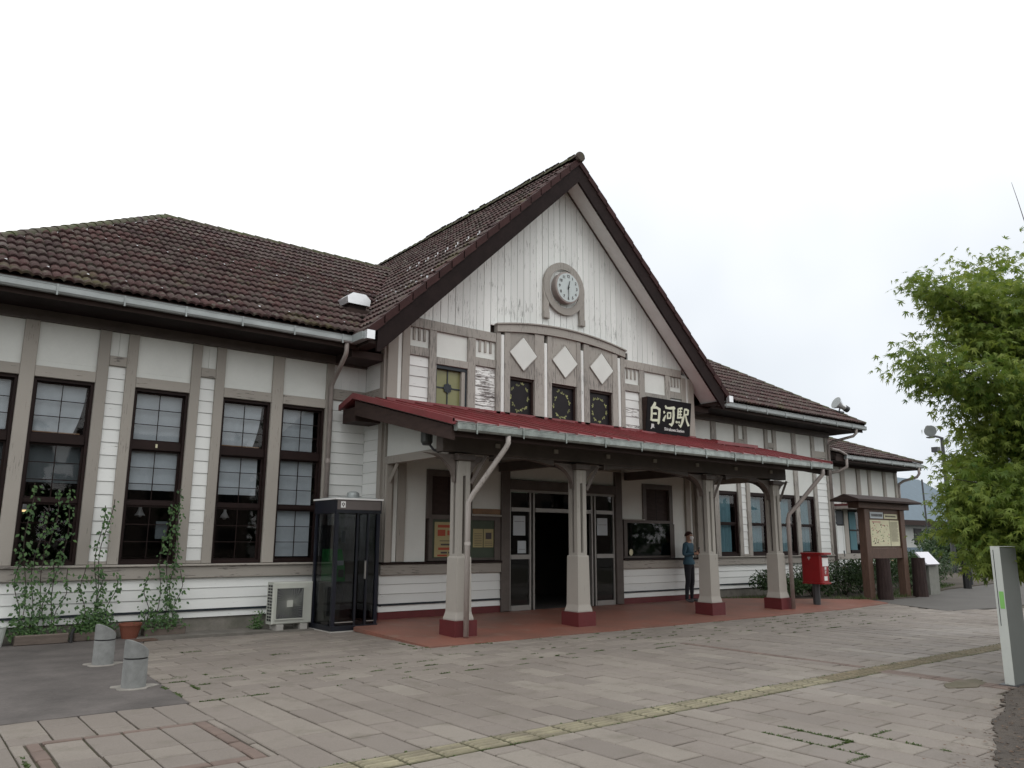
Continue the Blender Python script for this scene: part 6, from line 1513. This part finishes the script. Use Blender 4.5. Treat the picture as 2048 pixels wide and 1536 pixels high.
def vine(x, label, routes, n0, wid=0.16):
    t = thing('climbing_vine', label, 'vine', (x, 13.58, 0.1), 'climbing vines on the left wing'); fo = MB(); st = MB()
    for (xa, xb, zt, dens) in routes:
        k = max(4, int(zt/0.12)); pts = []
        for q in range(k+1):
            s = q/k; pts.append(Vector((xa+(xb-xa)*s+0.04*math.sin(s*9+xa*7), 13.58+0.02*math.sin(s*5), 0.1+(zt-0.1)*s)))
        st.tube(pts, 0.006, 4)
        L_ = int(zt*dens*0.72)
        for _ in range(L_):
            s = rg.random(); j = min(k-1, int(s*k)); f_ = s*k-j; c = pts[j]*(1-f_)+pts[j+1]*f_; w_ = 0.028+0.04*(1-s)
            p = c+Vector((rg.gauss(0, w_), rg.gauss(0, .03)-0.02, rg.gauss(0, .03)))
            leaf(fo, p, Vector((rg.gauss(0, .7), -0.6, -0.7)), Vector((rg.gauss(0, .5), -1, .6)), rg.uniform(.045, .085), 'oval', min(1, max(0, rg.gauss(.35, .3))))
    for _ in range(n0):
        p = Vector((x+rg.gauss(0, wid), 13.57+rg.gauss(0, .05), 0.12+abs(rg.gauss(0, .13)))); leaf(fo, p, rdir(rg), Vector((0, -1, .6)), rg.uniform(.03, .06), 'oval', min(1, max(0, rg.gauss(.6, .3))))
    st.build('stems', 'bark', t); fo.build('foliage', 'vine', t, kind='stuff', fix=False)
vine(1.80, 'leftmost vine climbing over the first full window', [(1.70, 1.62, 2.3, 75), (1.78, 1.80, 1.9, 65), (1.86, 1.98, 2.2, 55), (1.95, 2.02, 1.2, 70), (2.05, 2.16, 2.25, 60), (1.66, 1.55, 1.3, 75), (2.1, 2.25, 1.05, 60)], 300, 0.22)
vine(2.62, 'bushy middle vine behind the farther bollard', [(2.5, 2.42, 1.1, 95), (2.62, 2.60, 2.0, 60), (2.72, 2.66, 1.05, 120), (2.8, 2.9, .95, 110), (2.58, 2.72, 2.1, 20)], 650, 0.14)
vine(3.55, 'right vine climbing beside the second full window', [(3.40, 3.32, 1.0, 75), (3.5, 3.58, 2.05, 55), (3.62, 3.70, 2.3, 60), (3.74, 3.72, 1.7, 80), (3.8, 3.86, 1.0, 60)], 260, 0.16)
wl = MB()
for _ in range(170): leaf(wl, Vector((5.12+rg.gauss(0, .05), 13.5+rg.gauss(0, .05), 0.03+abs(rg.gauss(0, .13)))), rdir(rg), Vector((0, -1, 1)), rg.uniform(.03, .06), 'oval', rg.random())
tag(wl.build('weed_clump', 'vine', None, kind='stuff', fix=False), 'small green weed clump left of the air conditioner', 'weeds')

# ================================================================== BACKGROUND BUILDING (blue roof)
bbg = thing('blue_roofed_house', 'low pale house with blue grey metal roof beyond the garden', 'house', (70, 36, 0))
B('wall', 'pale_wall', bbg, 60, 82, 32, 41, 0, 3.1); MB().add([(59, 31.2, 3.2), (83, 31.2, 3.2), (79, 36.5, 7.5), (63, 36.5, 7.5), (59, 42, 3.2), (83, 42, 3.2), (59, 31.2, 2.95), (83, 31.2, 2.95), (83, 42, 2.95), (59, 42, 2.95)],
   [(0,1,2,3),(3,2,5,4),(0,3,4,9,6),(1,7,8,5,2),(6,7,1,0),(4,5,8,9),(9,8,7,6)]).build('roof', 'blue_roof', bbg)
B('fascia', 'dark_brown', bbg, 58.9, 83.1, 31.0, 31.19, 2.85, 3.25)
for k in range(6):
    x_ = 61.2+k*3.15; w = B('window', 'black', bbg, x_, x_+1.3, 31.93, 31.99, 1.45, 2.62); B('frame', 'pale_wall', w, x_-0.06, x_+1.36, 31.9, 31.99, 1.36, 1.44)
sc = MB(); 
for k in range(3): sc.tube([(66+k*1.3, 36.5, 7.4), (66+k*1.3, 36.5, 8.6)], 0.05, 4)
sc.tube([(66, 36.5, 8.6), (68.6, 36.5, 8.6)], 0.05, 4); sc.build('roof_railing', 'dark_metal', bbg)
ant = thing('antenna_mast', 'thin dark antenna mast in front of the blue roof', 'antenna', (64, 29, 0)); MB().tube([(63.5, 29, 0), (63.3, 29, 6.3)], 0.07, 6).build('mast', 'dark_metal', ant); MB().tube([(63.4, 29, 4.3), (65.6, 29, 5.2)], 0.05, 5).build('arm', 'dark_metal', ant)
fc_ = thing('low_fence', 'low grey blue fence before the pale house', 'fence', (60, 26, 0)); B('fence_panel', 'blue_roof', fc_, 50, 74, 26, 26.1, 0.1, 1.15)
for k in range(9): B('fence_post', 'dark_metal', fc_, 50+k*3, 50.12+k*3, 25.9, 25.99, 0, 1.25)
# distant tree mass behind the houses
dt = MB()
for _ in range(9000):
    x = rg.uniform(88, 210); y = rg.uniform(30, 100) if x > 110 else rg.uniform(46, 100); z = abs(rg.gauss(0, 2.0))+rg.random()*1.5
    leaf(dt, Vector((x, y, z)), rdir(rg), rdir(rg), rg.uniform(.8, 1.6), 'oval', rg.random())
tag(dt.build('distant_trees', 'shrub', None, kind='stuff', fix=False), 'distant dark tree belt closing the view at the right', 'trees')
# parked car far right, seen as a sliver beside the totem post
# ---- unseen houses and trees added behind the viewer, to darken the window reflections
def simple_house(x0, x1, y0, y1, h, label, wallm, roofm):
    t = thing('house', label, 'house', ((x0+x1)/2, (y0+y1)/2, 0), 'unseen houses added to darken the window reflections')
    B('wall', wallm, t, x0, x1, y0, y1, 0, h); ym = (y0+y1)/2
    MB().add([(x0-.5, y0-.5, h), (x1+.5, y0-.5, h), (x1+.5, y1+.5, h), (x0-.5, y1+.5, h), (x0-.5, ym, h+2.2), (x1+.5, ym, h+2.2)], [(0,1,5,4),(2,3,4,5),(0,4,3),(1,2,5),(3,2,1,0)]).build('roof', roofm, t)
    n = int((x1-x0)/2.4)
    for k in range(n):
        for z in ((0.9, 2.2), (3.7, 4.9)):
            if z[1] < h: xx = x0+0.8+k*2.4; B('window', 'black', t, xx, xx+1.3, y1+0.002, y1+0.04, z[0], z[1])
for k, (x0, x1, h, wm, rm_) in enumerate([(-34, -22, 6.0, 'log', 'barge'), (-19, -9, 6.4, 'taupe', 'dark_brown'), (-6, 7, 6.0, 'log', 'barge'), (10, 20, 6.6, 'log', 'dark_brown'), (24, 36, 6.2, 'taupe', 'barge'), (40, 54, 6.5, 'log', 'dark_brown')]):  # wall colours kept dark so the window glass reflects little
    simple_house(x0, x1, -34-k % 2*2, -26-k % 2*2, h, ['brown house added out of view, farthest left across the square', 'taupe house added out of view across the square, second from left', 'brown timber house added out of view across the square behind the viewer', 'brown house added out of view across the square, fourth from left', 'taupe house added out of view across the square, second from right', 'brown house added out of view, farthest right across the square'][k], wm, rm_)
tb = MB()
for _ in range(7000):
    x = rg.uniform(-60, 80); z = rg.random()**0.7*9.5*(0.75+0.25*math.sin(x*0.35)+0.15*math.sin(x*1.1)); leaf(tb, Vector((x, -38+rg.gauss(0, 2), z)), rdir(rg), rdir(rg), rg.uniform(.7, 1.4), 'oval', rg.random())
tag(tb.build('unseen_tree_row', 'shrub', None, kind='stuff', fix=False), 'row of dark trees added out of view to darken the window reflections', 'trees')

# ================================================================== PERSON
def build_person():
    fz = 0.085; base = Vector((15.30, 12.66, fz))
    t = thing('person', 'person in a blue long sleeved top, dark trousers and white mask looking at a phone', 'person', base)
    V = []; E_ = []; RAD = []
    def n(p, r, par=None):
        V.append(p); RAD.append(r if isinstance(r, tuple) else (r, r))
        if par is not None: E_.append((par, len(V)-1))
        return len(V)-1
    pel = n((0, 0, .90), (.135, .105)); wa = n((0, .0, 1.02), (.125, .098), pel); ch = n((0, .0, 1.19), (.145, .105), wa); st = n((0, .0, 1.31), (.12, .085), ch)
    nk = n((0, -.005, 1.395), .052, st); nk2 = n((0, -.015, 1.43), .05, nk); hd1 = n((0.005, -.03, 1.475), (.068, .075), nk2); hd2 = n((.005, -.03, 1.535), (.078, .092), hd1); hd3 = n((.005, -.02, 1.59), (.062, .075), hd2)
    hands = []
    for s in (-1, 1):
        hp = n((s*.085, 0, .85), (.098, .10), pel); kn = n((s*(.115), -.015, .47), (.062, .066), hp); cf = n((s*.125, .012, .33), (.056, .06), kn); an = n((s*.135, .02, .09), (.043, .046), cf)
        he = n((s*.138, .03, .045), (.04, .036), an); to = n((s*.155, -.10, .035), (.042, .028), he); n((s*.16, -.165, .028), (.03, .018), to)
        sh_ = n((s*.155, .005, 1.325), (.066, .068), st); el = n((s*.225, .02, 1.09), (.048, .05), sh_)
        if s > 0: hp_ = Vector((.045, -.235, 1.185))
        else: hp_ = Vector((-.02, -.225, 1.13))
        e = Vector((s*.225, .02, 1.09)); d = (hp_-e).normalized(); wr = n(tuple(e+d*((hp_-e).length-.06)), (.031, .028), el); pa = n(tuple(hp_), (.034, .024), wr)
        hands.append(hp_)
        side = Vector((0, 0, 1)); 
        for q in range(4):
            o = (q-1.5)*.016; p1 = hp_+d*.03+side*o; p2 = hp_+d*(.055-.006*abs(q-1))+side*o+Vector((0, -.006, 0)); p3 = p2+Vector((0, .022, 0))+d*.008
            a = n(tuple(p1), .0095, pa); b = n(tuple(p2), .0085, a); n(tuple(p3), .0075, b)
        tb1 = n(tuple(hp_+Vector((0, -.012, .03))), .011, pa); n(tuple(hp_+Vector((0, -.02, .055))+d*.012), .009, tb1)
    me = bpy.data.meshes.new('body'); me.from_pydata(V, E_, [])
    o = bpy.data.objects.new('body', me); COL.objects.link(o)
    md = o.modifiers.new('skin', 'SKIN'); md.use_smooth_shade = True
    sv = me.skin_vertices[0].data
    for i, r in enumerate(RAD): sv[i].radius = r; sv[i].use_root = (i == 0)
    sb_ = o.modifiers.new('sub', 'SUBSURF'); sb_.levels = 2; sb_.render_levels = 2
    dg = bpy.context.evaluated_depsgraph_get(); m2 = bpy.data.meshes.new_from_object(o.evaluated_get(dg)); bpy.data.objects.remove(o)
    m2.name = 'body'; m2.materials.clear()
    for nm in ('skin', 'sweater', 'trousers', 'shoe'): m2.materials.append(M[nm])
    for p in m2.polygons:
        c = p.center; k = 1
        if c.z > 1.375 and abs(c.x) < .08: k = 0
        if any((c-h).length < .085 and c.y < -.165 for h in hands): k = 0
        if c.z < .885: k = 2
        if c.z < .062: k = 3
        p.material_index = k; p.use_smooth = True
    rot = Matrix.Rotation(R(14), 4, 'Z'); m2.transform(rot)
    b = bpy.data.objects.new('body', m2); COL.objects.link(b); place(b, base, t)
    def part(name, mb, mat, smooth=True):
        mb.v = [tuple(rot @ Vector(v)+base) for v in mb.v]; return mb.build(name, mat, t, smooth=smooth)
    # hair
    hb = MB(); v = []; f = []; nu, nv = 16, 8
    for j in range(nv+1):
        ph = R(102)*j/nv
        for i in range(nu):
            a = 2*math.pi*i/nu; front = max(0, -math.sin(a)); ph2 = ph*(1-0.42*front); rr = 1.0+0.05*math.sin(i*2.7+j)
            v.append((.005+.088*rr*math.sin(ph2)*math.cos(a), -.02+.104*rr*math.sin(ph2)*math.sin(a), 1.548+.097*rr*math.cos(ph2)))
    for j in range(nv):
        for i in range(nu): f.append((j*nu+i, j*nu+(i+1) % nu, (j+1)*nu+(i+1) % nu, (j+1)*nu+i))
    hb.add(v, f); part('hair', hb, 'hair')
    mk_ = MB(); v = []; f = []
    for j in range(6):
        for i in range(9):
            a = R(-150+120*i/8); s = j/5; z = 1.455+.075*s; r_ = (.085+.012*math.sin(s*math.pi))
            v.append((.005+r_*.92*math.cos(a), -.03+r_*1.12*math.sin(a), z))
    for j in range(5):
        for i in range(8): q = j*9+i; f.append((q, q+1, q+10, q+9))
    mk_.add(v, f); part('face_mask', mk_, 'mask')
    for s in (-1, 1):
        eb = MB(); eb.lathe((.005+s*.03, -.118, 1.55), [(.001, -.004), (.009, 0), (.001, .004)], 8, 'y'); part('eye', eb, 'black')
        er = MB(); er.lathe((.005+s*.084, -.02, 1.53), [(.001, -.02), (.012, -.01), (.014, .008), (.001, .02)], 8, 'z'); part('ear', er, 'skin')
    ns = MB(); ns.tube([(.005, -.118, 1.558), (.005, -.135, 1.535)], [.006, .011], 6); part('nose', ns, 'skin')
    hm = MB(); v = []; f = []
    for (z, rx, ry) in ((.87, .165, .135), (.90, .168, .137), (.97, .155, .125)):
        for k in range(20): a = 2*math.pi*k/20; v.append((rx*math.cos(a), ry*math.sin(a), z))
    for j in range(2):
        for k in range(20): f.append((j*20+k, j*20+(k+1) % 20, (j+1)*20+(k+1) % 20, (j+1)*20+k))
    hm.add(v, f); part('sweater_hem', hm, 'sweater')
    ph = thing('smartphone', 'dark smartphone held in front of the chest of the standing person', 'phone', base+Vector((0, -.25, 1.17)))
    pm = MB(); pm.box(-.005, .07, -.262, -.253, 1.13, 1.27); pm.v = [tuple(rot @ Vector(v)+base) for v in pm.v]; pm.build('phone_body', 'black', ph)
    return t
build_person()
